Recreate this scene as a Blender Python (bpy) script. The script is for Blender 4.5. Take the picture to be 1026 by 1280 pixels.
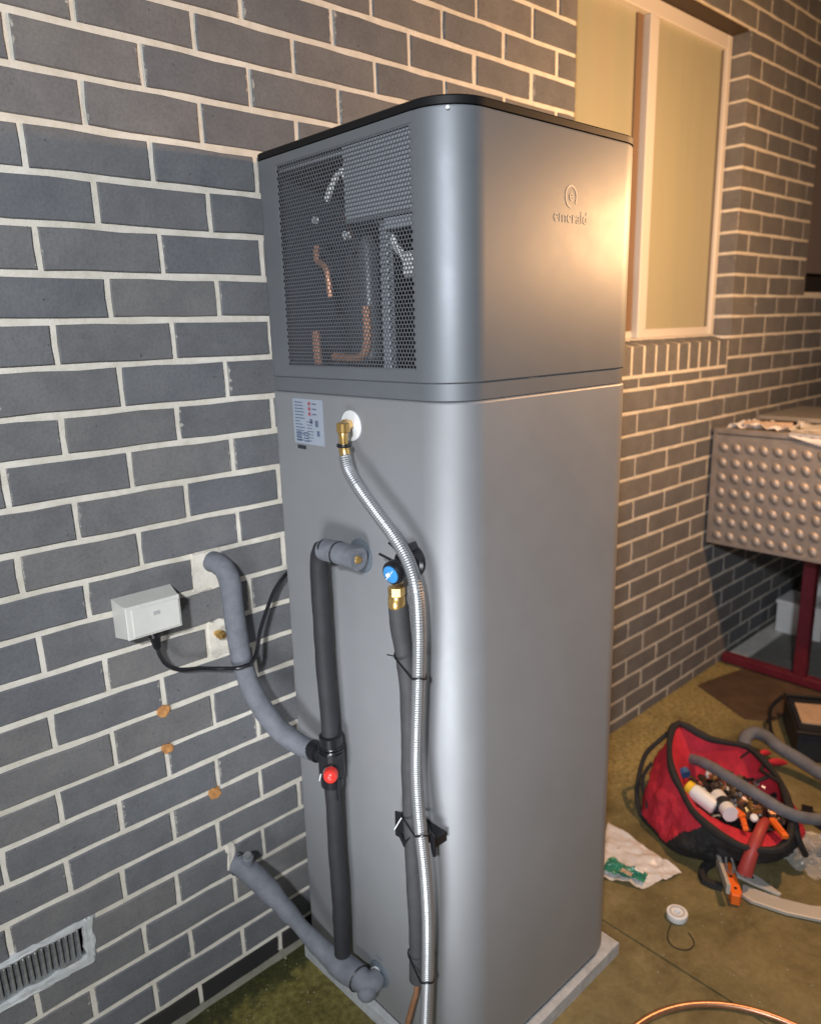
import bpy, math, random
from mathutils import Vector, Matrix, noise
random.seed(7)
S = bpy.context.scene
for o in list(bpy.data.objects): bpy.data.objects.remove(o)
COL = S.collection
R_ = math.radians

# ------------------------------------------------------------------ camera
cam = bpy.data.cameras.new('camera'); camo = bpy.data.objects.new('camera', cam); COL.objects.link(camo)
right = Vector((0.7352318, -0.6772525, -0.0276274)).normalized()
fwd = Vector((0.65294565, 0.71860607, -0.23930587)).normalized()
up = right.cross(fwd).normalized(); right = fwd.cross(up).normalized()
M = Matrix((right, up, -fwd)).transposed().to_4x4(); M.translation = Vector((-0.4913, -1.5393, 1.6736))
camo.matrix_world = M
cam.sensor_fit = 'HORIZONTAL'; cam.sensor_width = 36; cam.lens = 937.75/1026*36
cam.clip_end = 200; cam.clip_start = .02
cam.dof.use_dof = True; cam.dof.focus_distance = 1.45; cam.dof.aperture_fstop = 3.6
S.camera = camo

# ------------------------------------------------------------------ world: night sky
w = bpy.data.worlds.new('World'); S.world = w; w.use_nodes = True
nt = w.node_tree; bg = nt.nodes['Background']
sky = nt.nodes.new('ShaderNodeTexSky'); sky.sky_type = 'NISHITA'; sky.sun_disc = False
sky.sun_elevation = R_(-2.0); sky.sun_rotation = R_(200)
nt.links.new(sky.outputs[0], bg.inputs[0]); bg.inputs[1].default_value = 0.09

# ------------------------------------------------------------------ lamps (night: a warm work lamp to the right, a cool lamp to the left of the camera)
def lamp(name, typ, loc, energy, color, radius, target=None, **k):
    l = bpy.data.lights.new(name, typ); l.energy = energy; l.color = color
    l.shadow_soft_size = radius
    for a, b in k.items(): setattr(l, a, b)
    o = bpy.data.objects.new(name, l); COL.objects.link(o); o.location = loc
    if target is not None:
        o.rotation_euler = (Vector(target)-Vector(loc)).to_track_quat('-Z', 'Y').to_euler()
    return o
lamp('warm_lamp', 'POINT', (2.00, -1.02, 2.07), 106, (1, .545, .24), .04)
lamp('cool_lamp', 'SPOT', (-1.50, -2.15, 2.45), 375, (.92, .96, 1), .09, (.15, -.15, 1.05), spot_size=R_(100), spot_blend=1.0)
lamp('floor_lamp', 'SPOT', (-.95, -1.20, .50), 128, (.94, .97, 1), .30, (.50, -.45, .86), spot_size=R_(54), spot_blend=1.0)

S.view_settings.view_transform = 'Standard'; S.view_settings.look = 'None'
S.view_settings.gamma = 1; S.view_settings.exposure = 0.0
S.render.engine = 'CYCLES'

# ------------------------------------------------------------------ materials
def mat(name, col, rough=.6, metal=0, noise_s=0, noise_a=.0, bump=0, bump_s=200, spec=.5, coat=0, **k):
    m = bpy.data.materials.new(name); m.use_nodes = True; n = m.node_tree.nodes; L = m.node_tree.links
    b = n['Principled BSDF']; b.inputs['Base Color'].default_value = (*col, 1)
    b.inputs['Roughness'].default_value = rough; b.inputs['Metallic'].default_value = metal
    b.inputs['Specular IOR Level'].default_value = spec
    if coat: b.inputs['Coat Weight'].default_value = coat; b.inputs['Coat Roughness'].default_value = .15
    for a, v in k.items(): b.inputs[a.replace('_', ' ')].default_value = v
    tc = n.new('ShaderNodeTexCoord')
    if noise_a:
        nz = n.new('ShaderNodeTexNoise'); nz.inputs['Scale'].default_value = noise_s; nz.inputs['Detail'].default_value = 6
        nz.inputs['Roughness'].default_value = .65
        L.new(tc.outputs['Object'], nz.inputs['Vector'])
        mr = n.new('ShaderNodeMapRange'); mr.inputs[1].default_value = .3; mr.inputs[2].default_value = .7
        mr.inputs[3].default_value = 1-noise_a; mr.inputs[4].default_value = 1+noise_a
        L.new(nz.outputs[0], mr.inputs[0])
        mx = n.new('ShaderNodeVectorMath'); mx.operation = 'SCALE'; mx.inputs[0].default_value = col
        L.new(mr.outputs[0], mx.inputs['Scale']); L.new(mx.outputs[0], b.inputs['Base Color'])
        m['mul'] = 1
    if bump:
        nb = n.new('ShaderNodeTexNoise'); nb.inputs['Scale'].default_value = bump_s; nb.inputs['Detail'].default_value = 4
        L.new(tc.outputs['Object'], nb.inputs['Vector'])
        bp = n.new('ShaderNodeBump'); bp.inputs['Strength'].default_value = bump; bp.inputs['Distance'].default_value = .002
        L.new(nb.outputs[0], bp.inputs['Height']); L.new(bp.outputs[0], b.inputs['Normal'])
    return m

def smudge(m, s, lo, hi):
    n = m.node_tree.nodes; L = m.node_tree.links; tc = n.new('ShaderNodeTexCoord'); nz = n.new('ShaderNodeTexNoise')
    nz.inputs['Scale'].default_value = s; nz.inputs['Detail'].default_value = 7; nz.inputs['Roughness'].default_value = .7; nz.inputs['Distortion'].default_value = .6
    L.new(tc.outputs['Object'], nz.inputs['Vector']); mr = n.new('ShaderNodeMapRange'); mr.inputs[1].default_value = .35; mr.inputs[2].default_value = .65
    mr.inputs[3].default_value = lo; mr.inputs[4].default_value = hi; L.new(nz.outputs[0], mr.inputs[0]); L.new(mr.outputs[0], n['Principled BSDF'].inputs['Roughness'])

def nd(m, t, **k):
    x = m.node_tree.nodes.new(t)
    for a, b in k.items(): setattr(x, a, b)
    return x

def ramp(m, src, stops):
    r = nd(m, 'ShaderNodeValToRGB'); m.node_tree.links.new(src, r.inputs[0])
    e = r.color_ramp.elements
    while len(e) < len(stops): e.new(.5)
    for i, (p, c) in enumerate(stops):
        e[i].position = p; e[i].color = (*c, 1) if len(c) == 3 else c
    return r.outputs[0]

def mixc(m, f, a, b, typ='MIX'):
    x = nd(m, 'ShaderNodeMix', data_type='RGBA', blend_type=typ); L = m.node_tree.links
    for s, v in ((x.inputs[0], f), (x.inputs[6], a), (x.inputs[7], b)):
        if hasattr(v, 'is_linked'): L.new(v, s)
        elif isinstance(v, (int, float)): s.default_value = v
        else: s.default_value = (*v, 1)
    return x.outputs[2]

def noise_n(m, vec, scale, detail=5, rough=.6, dist=0):
    x = nd(m, 'ShaderNodeTexNoise'); x.inputs['Scale'].default_value = scale; x.inputs['Detail'].default_value = detail
    x.inputs['Roughness'].default_value = rough; x.inputs['Distortion'].default_value = dist
    m.node_tree.links.new(vec, x.inputs['Vector']); return x.outputs[0]

def brick_mat(name, a, b):
    m = bpy.data.materials.new(name); m.use_nodes = True; n = m.node_tree.nodes; L = m.node_tree.links
    P = n['Principled BSDF']; geo = nd(m, 'ShaderNodeNewGeometry'); oi = nd(m, 'ShaderNodeObjectInfo')
    add = nd(m, 'ShaderNodeMath', operation='ADD'); L.new(geo.outputs['Random Per Island'], add.inputs[0]); L.new(oi.outputs['Random'], add.inputs[1])
    fr = nd(m, 'ShaderNodeMath', operation='FRACT'); L.new(add.outputs[0], fr.inputs[0])
    pos = geo.outputs['Position']
    base = ramp(m, fr.outputs[0], [(0, a), (.35, tuple((x+y)/2 for x, y in zip(a, b))), (.6, b), (1, tuple(x*1.06 for x in a))])
    n1 = noise_n(m, pos, 9, 6, .7); n2 = noise_n(m, pos, 160, 3, .6); n3 = noise_n(m, pos, 75, 4, .6)
    c = mixc(m, .75, base, ramp(m, n1, [(.3, (.72, .72, .74)), (.55, (1, 1, 1)), (.75, (1.22, 1.2, 1.16))]), 'MULTIPLY')
    c = mixc(m, .5, c, ramp(m, n2, [(.3, (.75, .75, .75)), (.6, (1.1, 1.1, 1.1))]), 'MULTIPLY')
    c = mixc(m, ramp(m, n3, [(.67, (0, 0, 0)), (.72, (1, 1, 1))]), c, tuple(x*.45 for x in a))
    # pale mortar smears hugging the brick ends
    tc = nd(m, 'ShaderNodeTexCoord'); sp = nd(m, 'ShaderNodeSeparateXYZ'); L.new(tc.outputs['Generated'], sp.inputs[0])
    e = nd(m, 'ShaderNodeMath', operation='SUBTRACT'); L.new(sp.outputs[0], e.inputs[0]); e.inputs[1].default_value = .5
    ab = nd(m, 'ShaderNodeMath', operation='ABSOLUTE'); L.new(e.outputs[0], ab.inputs[0])
    mr = nd(m, 'ShaderNodeMapRange'); L.new(ab.outputs[0], mr.inputs[0]); mr.inputs[1].default_value = .44; mr.inputs[2].default_value = .5
    mr.inputs[3].default_value = 0; mr.inputs[4].default_value = .42
    ns = noise_n(m, pos, 70, 5, .75)
    nl_ = nd(m, 'ShaderNodeMapRange'); L.new(noise_n(m, pos, 3.7, 3, .6), nl_.inputs[0]); nl_.inputs[1].default_value = .42; nl_.inputs[2].default_value = .62; nl_.inputs[3].default_value = .45; nl_.inputs[4].default_value = 1.0
    sm_ = nd(m, 'ShaderNodeMath', operation='MULTIPLY'); L.new(mr.outputs[0], sm_.inputs[0]); L.new(nl_.outputs[0], sm_.inputs[1])
    ad = nd(m, 'ShaderNodeMath', operation='ADD'); L.new(ns, ad.inputs[0]); L.new(sm_.outputs[0], ad.inputs[1])
    mask = ramp(m, ad.outputs[0], [(.80, (0, 0, 0)), (.86, (.85, .85, .85))])
    sn = nd(m, 'ShaderNodeSeparateXYZ'); L.new(geo.outputs['True Normal'], sn.inputs[0])
    an = nd(m, 'ShaderNodeMath', operation='ABSOLUTE'); L.new(sn.outputs[1], an.inputs[0])
    mm = nd(m, 'ShaderNodeMath', operation='MULTIPLY'); L.new(mask, mm.inputs[0]); L.new(an.outputs[0], mm.inputs[1])
    c = mixc(m, mm.outputs[0], c, (.50, .47, .42))
    L.new(c, P.inputs['Base Color']); P.inputs['Roughness'].default_value = .82; P.inputs['Specular IOR Level'].default_value = .3
    bp = nd(m, 'ShaderNodeBump'); bp.inputs['Strength'].default_value = .5; bp.inputs['Distance'].default_value = .0015
    ba = nd(m, 'ShaderNodeMath', operation='ADD'); L.new(n2, ba.inputs[0]); L.new(n3, ba.inputs[1])
    L.new(ba.outputs[0], bp.inputs['Height']); L.new(bp.outputs[0], P.inputs['Normal'])
    return m

def mortar_mat(name, col):
    m = bpy.data.materials.new(name); m.use_nodes = True; L = m.node_tree.links; P = m.node_tree.nodes['Principled BSDF']
    geo = nd(m, 'ShaderNodeNewGeometry'); pos = geo.outputs['Position']
    n1 = noise_n(m, pos, 25, 6, .7); n2 = noise_n(m, pos, 220, 3, .6); n0 = noise_n(m, pos, 3.5, 3)
    c = mixc(m, .8, col, ramp(m, n1, [(.3, (.80, .78, .74)), (.6, (1.05, 1.05, 1.05))]), 'MULTIPLY')
    c = mixc(m, .8, c, ramp(m, n0, [(.35, (.86, .85, .82)), (.6, (1.04, 1.04, 1.04))]), 'MULTIPLY')
    L.new(c, P.inputs['Base Color']); P.inputs['Roughness'].default_value = .9; P.inputs['Specular IOR Level'].default_value = .2
    bp = nd(m, 'ShaderNodeBump'); bp.inputs['Strength'].default_value = .6; bp.inputs['Distance'].default_value = .002
    ba = nd(m, 'ShaderNodeMath', operation='ADD'); L.new(n2, ba.inputs[0]); L.new(n1, ba.inputs[1])
    L.new(ba.outputs[0], bp.inputs['Height']); L.new(bp.outputs[0], P.inputs['Normal'])
    return m

BRICK = brick_mat('grey_brick', (.138, .143, .155), (.174, .169, .168))
BRICKD = brick_mat('damp_dark_brick', (.022, .022, .022), (.032, .030, .028))
MORTAR = mortar_mat('cream_mortar', (.70, .66, .59))
WMORTAR = mortar_mat('white_mortar', (.54, .56, .57))

def ground_mat():
    m = bpy.data.materials.new('damp_concrete'); m.use_nodes = True; L = m.node_tree.links; P = m.node_tree.nodes['Principled BSDF']
    geo = nd(m, 'ShaderNodeNewGeometry'); pos = geo.outputs['Position']
    n0 = noise_n(m, pos, 1.8, 6, .65, .4); n1 = noise_n(m, pos, 7, 7, .7, .3); n2 = noise_n(m, pos, 60, 5, .7); n3 = noise_n(m, pos, 300, 2)
    c = ramp(m, n1, [(.26, (.105, .080, .034)), (.44, (.175, .140, .066)), (.58, (.215, .177, .088)), (.78, (.28, .24, .135))])
    moss = ramp(m, n0, [(.38, (0, 0, 0)), (.62, (1, 1, 1))])
    mf = nd(m, 'ShaderNodeMath', operation='MULTIPLY'); L.new(moss, mf.inputs[0]); mf.inputs[1].default_value = .55
    c = mixc(m, mf.outputs[0], c, ramp(m, n1, [(.3, (.085, .078, .028)), (.7, (.175, .150, .055))]))
    sp = nd(m, 'ShaderNodeSeparateXYZ'); L.new(pos, sp.inputs[0])
    # moss band along the foot of the wall and the corner left of the base slab
    mr = nd(m, 'ShaderNodeMapRange'); L.new(sp.outputs[1], mr.inputs[0]); mr.inputs[1].default_value = -.45; mr.inputs[2].default_value = -.03
    mr.inputs[3].default_value = -.25; mr.inputs[4].default_value = .35
    mx = nd(m, 'ShaderNodeMapRange'); L.new(sp.outputs[0], mx.inputs[0]); mx.inputs[1].default_value = .9; mx.inputs[2].default_value = .3
    mx.inputs[3].default_value = 0; mx.inputs[4].default_value = .65
    a1 = nd(m, 'ShaderNodeMath', operation='ADD'); L.new(mr.outputs[0], a1.inputs[0]); L.new(mx.outputs[0], a1.inputs[1])
    a2 = nd(m, 'ShaderNodeMath', operation='MULTIPLY_ADD'); L.new(n1, a2.inputs[0]); a2.inputs[1].default_value = .9
    a3 = nd(m, 'ShaderNodeMath', operation='MULTIPLY_ADD'); a3.inputs[1].default_value = .42; L.new(a1.outputs[0], a3.inputs[2]); L.new(a3.outputs[0], a2.inputs[2])
    mw = nd(m, 'ShaderNodeMapRange'); L.new(sp.outputs[1], mw.inputs[0]); mw.inputs[1].default_value = -.55; mw.inputs[2].default_value = -.25
    xm = nd(m, 'ShaderNodeMapRange'); L.new(sp.outputs[0], xm.inputs[0]); xm.inputs[1].default_value = 1.3; xm.inputs[2].default_value = 1.9
    pm = nd(m, 'ShaderNodeMath', operation='MULTIPLY'); L.new(mw.outputs[0], pm.inputs[0]); L.new(xm.outputs[0], pm.inputs[1]); L.new(pm.outputs[0], a3.inputs[0])
    xr = nd(m, 'ShaderNodeMapRange'); L.new(sp.outputs[0], xr.inputs[0]); xr.inputs[1].default_value = .7; xr.inputs[2].default_value = 1.3
    mk_ = ramp(m, a2.outputs[0], [(.55, (0, 0, 0)), (1.0, (.9, .9, .9))])
    c = mixc(m, mk_, c, mixc(m, xr.outputs[0], ramp(m, n2, [(.3, (.075, .065, .013)), (.5, (.145, .125, .026)), (.75, (.24, .20, .06))]), ramp(m, n2, [(.3, (.17, .13, .05)), (.5, (.30, .245, .10)), (.75, (.42, .36, .18))])))
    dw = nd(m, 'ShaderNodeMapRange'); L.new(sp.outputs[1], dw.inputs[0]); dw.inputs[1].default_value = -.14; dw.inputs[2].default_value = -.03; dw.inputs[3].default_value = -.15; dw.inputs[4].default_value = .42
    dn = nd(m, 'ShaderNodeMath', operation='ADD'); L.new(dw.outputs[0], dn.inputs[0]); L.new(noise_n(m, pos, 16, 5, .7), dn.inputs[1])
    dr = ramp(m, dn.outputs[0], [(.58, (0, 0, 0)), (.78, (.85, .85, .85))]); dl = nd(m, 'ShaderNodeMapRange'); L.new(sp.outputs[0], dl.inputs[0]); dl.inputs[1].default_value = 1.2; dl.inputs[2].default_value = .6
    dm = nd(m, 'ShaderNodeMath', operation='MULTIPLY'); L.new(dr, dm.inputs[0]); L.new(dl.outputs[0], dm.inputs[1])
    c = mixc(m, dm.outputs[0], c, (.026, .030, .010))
    c = mixc(m, .8, c, ramp(m, n2, [(.3, (.78, .78, .76)), (.55, (1, 1, 1)), (.8, (1.22, 1.2, 1.15))]), 'MULTIPLY')
    n5 = noise_n(m, pos, 3.2, 5, .7, 1.2)
    c = mixc(m, .9, c, ramp(m, n5, [(.32, (.58, .55, .50)), (.5, (1, 1, 1)), (.68, (1.18, 1.15, 1.1))]), 'MULTIPLY')
    # thin pale scratches
    ms = nd(m, 'ShaderNodeMapping'); ms.inputs['Rotation'].default_value = (0, 0, .9); ms.inputs['Scale'].default_value = (22, 180, 1); L.new(pos, ms.inputs[0])
    n6 = noise_n(m, ms.outputs[0], 1.0, 3, .6, .3)
    c = mixc(m, ramp(m, n6, [(.70, (0, 0, 0)), (.78, (.45, .45, .45))]), c, (.42, .37, .27))
    c = mixc(m, ramp(m, n3, [(.70, (0, 0, 0)), (.80, (.5, .5, .5))]), c, (.40, .36, .26))
    L.new(c, P.inputs['Base Color'])
    r = nd(m, 'ShaderNodeMapRange'); L.new(n0, r.inputs[0]); r.inputs[1].default_value = .3; r.inputs[2].default_value = .7
    r.inputs[3].default_value = .42; r.inputs[4].default_value = .75; L.new(r.outputs[0], P.inputs['Roughness'])
    P.inputs['Specular IOR Level'].default_value = .5
    bp = nd(m, 'ShaderNodeBump'); bp.inputs['Strength'].default_value = .3; bp.inputs['Distance'].default_value = .003
    ba = nd(m, 'ShaderNodeMath', operation='ADD'); L.new(n2, ba.inputs[0]); L.new(n1, ba.inputs[1])
    L.new(ba.outputs[0], bp.inputs['Height']); L.new(bp.outputs[0], P.inputs['Normal'])
    return m
GROUND = ground_mat()

TANK = mat('silver_grey_paint', (.325, .332, .350), .60, .5, noise_s=2.2, noise_a=.05, bump=.06, bump_s=700)
CASE = mat('silver_grey_upper_paint', (.215, .23, .252), .54, .55, noise_s=2.2, noise_a=.05, bump=.06, bump_s=700)
smudge(TANK, 5, .56, .63); smudge(CASE, 5, .50, .56)
BLACKGLOSS = mat('black_lid_plastic', (.010, .010, .011), .55, spec=.2)
SLAB = mat('grey_base_slab', (.42, .43, .44), .8, noise_s=40, noise_a=.18, bump=.3)
SHADOWGAP = mat('black_shadow_gap', (.01, .01, .01), .8)  # near-black colour painting the shadow gap under the heater
FOAMG = mat('grey_pipe_foam', (.140, .148, .172), .78, noise_s=30, noise_a=.2, bump=.7, bump_s=70)
FOAMK = mat('black_pipe_foam', (.018, .018, .022), .72, noise_s=25, noise_a=.25, bump=.3, bump_s=150)
FOAMD = mat('charcoal_pipe_foam', (.042, .042, .046), .72, noise_s=25, noise_a=.2, bump=.3, bump_s=150)
TAPEG = mat('dark_grey_gasket', (.10, .12, .145), .6, noise_s=60, noise_a=.15)
BPLAS = mat('black_plastic', (.012, .012, .015), .28)
BTIE = mat('black_tie', (.008, .008, .009), .4)
RED = mat('red_cap_plastic', (.78, .04, .03), .32)
BLUE = mat('blue_dial', (.05, .27, .62), .35)
WHITEP = mat('white_plastic', (.78, .79, .80), .4)
BOXW = mat('offwhite_box_plastic', (.62, .61, .57), .42, noise_s=14, noise_a=.06)
BRASS = mat('brass', (.68, .44, .16), .30, .85)
COPPER = mat('copper', (.62, .33, .21), .38, .8, noise_s=40, noise_a=.15)
COPPERB = mat('bright_copper', (.85, .42, .26), .45, .5)
STEEL = mat('braided_steel', (.42, .43, .45), .46, .85)
ALU = mat('galvanised_metal', (.40, .42, .43), .42, .7, noise_s=70, noise_a=.3, bump=.3)
DARKIN = mat('dark_inner_metal', (.075, .087, .105), .5, .3)
GREYIN = mat('grey_inner_panel', (.29, .31, .34), .5, .1)
GRILLE = mat('grille_paint_shaded', (.17, .18, .20), .5, .4)  # casing paint darkened, shade around the holes put into the colour
CREAMF = mat('cream_window_frame', (.62, .60, .57), .45)
SCREENW = mat('pale_wire_sleeve', (.85, .86, .86), .5)
PLUG = mat('orange_brown_filler', (.50, .235, .08), .7, noise_s=90, noise_a=.35, bump=.6)
MAROON = mat('maroon_painted_steel', (.125, .014, .028), .38, noise_s=30, noise_a=.2)
CHECK = mat('worn_aluminium_plate', (.31, .28, .265), .50, .5, noise_s=18, noise_a=.2, bump=.2)
TRAYG = mat('grey_tray_sheet', (.20, .20, .19), .7, noise_s=12, noise_a=.2)
PLANK = mat('pale_board', (.72, .70, .66), .7, noise_s=20, noise_a=.15)
BAGRED = mat('red_bag_fabric', (.52, .020, .042), .78, noise_s=30, noise_a=.22, bump=.7, bump_s=420)
BAGBLK = mat('black_bag_fabric', (.014, .014, .016), .75, noise_s=30, noise_a=.3, bump=.7, bump_s=350)
ORANGE = mat('orange_plastic', (.85, .16, .02), .42)
YELLOW = mat('yellow_cap_plastic', (.80, .50, .03), .4)
REDGRIP = mat('faded_red_grip', (.38, .05, .045), .5)
PALE = mat('pale_grey_metal', (.60, .58, .54), .38, .35)
GREEN = mat('green_film', (.03, .20, .13), .35, noise_s=60, noise_a=.4)
CARD = mat('brown_damp_sheet', (.085, .055, .035), .7, noise_s=9, noise_a=.35, bump=.4)
NAVY = mat('navy_black_case', (.012, .015, .022), .6, noise_s=20, noise_a=.3)
BEIGE = mat('beige_card', (.46, .33, .23), .7, noise_s=20, noise_a=.15)
WRAP = mat('white_crumpled_wrap', (.66, .64, .64), .35, noise_s=14, noise_a=.08)
GREYSHEET = mat('grey_metal_sheet', (.34, .33, .32), .4, .4)
STICK = mat('pale_blue_sticker', (.30, .335, .40), .45)
PRINTB = mat('dark_blue_print', (.10, .13, .20), .5)
PRINTR = mat('red_print', (.32, .07, .09), .5)
PRINTK = mat('black_print', (.02, .025, .035), .5)
LOGO = mat('pale_logo_print', (.33, .34, .35), .56, .45)
DARKROOM = mat('dark_room', (.02, .018, .018), .8)

def glass_mat():
    m = mat('frosted_yellow_pane', (.40, .37, .17), .22, 0)
    L = m.node_tree.links; P = m.node_tree.nodes['Principled BSDF']
    geo = nd(m, 'ShaderNodeNewGeometry'); mp = nd(m, 'ShaderNodeMapping'); L.new(geo.outputs['Position'], mp.inputs[0])
    mp.inputs['Scale'].default_value = (6, 1, .35)
    n = noise_n(m, mp.outputs[0], 2.0, 4, .5)
    L.new(ramp(m, n, [(.3, (.36, .36, .26)), (.5, (.38, .37, .265)), (.7, (.38, .355, .265))]), P.inputs['Base Color'])
    P.inputs['Roughness'].default_value = .5
    return m
PANE = glass_mat()
DPANE = mat('dark_pane', (.20, .175, .185), .4)
def clear_mat():
    m = bpy.data.materials.new('clear_film'); m.use_nodes = True; n = m.node_tree.nodes; L = m.node_tree.links
    P = n['Principled BSDF']; P.inputs['Base Color'].default_value = (.8, .78, .78, 1); P.inputs['Roughness'].default_value = .18
    tr = nd(m, 'ShaderNodeBsdfTransparent'); mx = nd(m, 'ShaderNodeMixShader'); fr = nd(m, 'ShaderNodeLayerWeight'); fr.inputs[0].default_value = .35
    mr = nd(m, 'ShaderNodeMapRange'); L.new(fr.outputs['Facing'], mr.inputs[0]); mr.inputs[3].default_value = .22; mr.inputs[4].default_value = .75
    L.new(mr.outputs[0], mx.inputs[0]); L.new(tr.outputs[0], mx.inputs[1]); L.new(P.outputs[0], mx.inputs[2])
    L.new(mx.outputs[0], n['Material Output'].inputs[0]); return m
CLEAR = clear_mat()

# ------------------------------------------------------------------ object helpers
OFF = {}
def thing(name, label, cat, loc, group=None, **k):
    o = bpy.data.objects.new(name, None); COL.objects.link(o); o.location = loc; o.empty_display_size = .05
    o['label'] = label; o['category'] = cat
    if group: o['group'] = group
    OFF[o] = Vector(loc); return o
def tag(o, label, cat, group=None, kind=None):
    if label: o['label'] = label
    if cat: o['category'] = cat
    if group: o['group'] = group
    if kind: o['kind'] = kind
    return o
def mk(name, verts, faces, mats, parent=None, smooth=True, mi=None, loc=None, angle=35, kind=None, label=None, uv=None):
    off = OFF[parent] if parent is not None else Vector(loc if loc is not None else (sum((Vector(v) for v in verts), Vector())/len(verts)))
    if parent is None and loc is None: off.z = min(v[2] for v in verts)
    me = bpy.data.meshes.new(name)
    me.from_pydata([tuple(Vector(v)-off) for v in verts], [], faces)
    if not isinstance(mats, (list, tuple)): mats = [mats]
    for m in mats: me.materials.append(m)
    if mi: me.polygons.foreach_set('material_index', mi)
    if smooth:
        me.polygons.foreach_set('use_smooth', [True]*len(me.polygons)); me.set_sharp_from_angle(angle=R_(angle))
    me.validate(); me.update()
    o = bpy.data.objects.new(name, me); COL.objects.link(o)
    if parent is not None: o.parent = parent
    else: o.location = off
    OFF[o] = off
    if kind: o['kind'] = kind
    if label: o['label'] = label
    return o

class G:
    """collects verts / faces"""
    def __init__(s): s.v = []; s.f = []; s.m = []
    def add(s, v, f, m=0):
        b = len(s.v); s.v += [tuple(x) for x in v]; s.f += [tuple(i+b for i in q) for q in f]; s.m += [m]*len(f); return s
    def mk(s, name, mats, parent=None, **k): return mk(name, s.v, s.f, mats, parent, mi=s.m, **k)

def box_vf(x0, x1, y0, y1, z0, z1, c=0):
    if not c:
        v = [(x, y, z) for z in (z0, z1) for x, y in ((x0, y0), (x1, y0), (x1, y1), (x0, y1))]
        return v, [(3, 2, 1, 0), (4, 5, 6, 7), (0, 1, 5, 4), (1, 2, 6, 5), (2, 3, 7, 6), (3, 0, 4, 7)]
    v = []; f = []
    X, Y, Z = (x0, x1), (y0, y1), (z0, z1)
    idx = {}
    for i in (0, 1):
        for j in (0, 1):
            for k in (0, 1):
                sx, sy, sz = (c, -c)[i], (c, -c)[j], (c, -c)[k]
                for a, p in enumerate(((X[i], Y[j]+sy, Z[k]+sz), (X[i]+sx, Y[j], Z[k]+sz), (X[i]+sx, Y[j]+sy, Z[k]))):
                    idx[(i, j, k, a)] = len(v); v.append(p)
    for i in (0, 1):
        f.append([idx[(i, j, k, 0)] for j, k in ((0, 0), (1, 0), (1, 1), (0, 1))])
        f.append([idx[(j, i, k, 1)] for j, k in ((0, 0), (1, 0), (1, 1), (0, 1))])
        f.append([idx[(j, k, i, 2)] for j, k in ((0, 0), (1, 0), (1, 1), (0, 1))])
    for i in (0, 1):
        for j in (0, 1):
            f.append([idx[(i, j, 0, 0)], idx[(i, j, 1, 0)], idx[(i, j, 1, 1)], idx[(i, j, 0, 1)]])
            f.append([idx[(i, 0, j, 0)], idx[(i, 1, j, 0)], idx[(i, 1, j, 2)], idx[(i, 0, j, 2)]])
            f.append([idx[(0, i, j, 1)], idx[(1, i, j, 1)], idx[(1, i, j, 2)], idx[(0, i, j, 2)]])
            for k in (0, 1): f.append([idx[(i, j, k, 0)], idx[(i, j, k, 1)], idx[(i, j, k, 2)]])
    cx, cy, cz = (x0+x1)/2, (y0+y1)/2, (z0+z1)/2
    out = []
    for q in f:   # orient outward
        a, b, d = Vector(v[q[0]]), Vector(v[q[1]]), Vector(v[q[2]])
        n = (b-a).cross(d-a); m_ = sum((Vector(v[i]) for i in q), Vector())/len(q)-Vector((cx, cy, cz))
        out.append(tuple(q) if n.dot(m_) > 0 else tuple(reversed(q)))
    return v, out
def box(name, x0, x1, y0, y1, z0, z1, m, parent=None, c=0, rot=0, **k):
    v, f = box_vf(x0, x1, y0, y1, z0, z1, c)
    if rot:
        cx, cy = (x0+x1)/2, (y0+y1)/2; ca, sa = math.cos(rot), math.sin(rot)
        v = [(cx+(x-cx)*ca-(y-cy)*sa, cy+(x-cx)*sa+(y-cy)*ca, z) for x, y, z in v]
    return mk(name, v, f, m, parent, smooth=False, **k)

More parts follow.
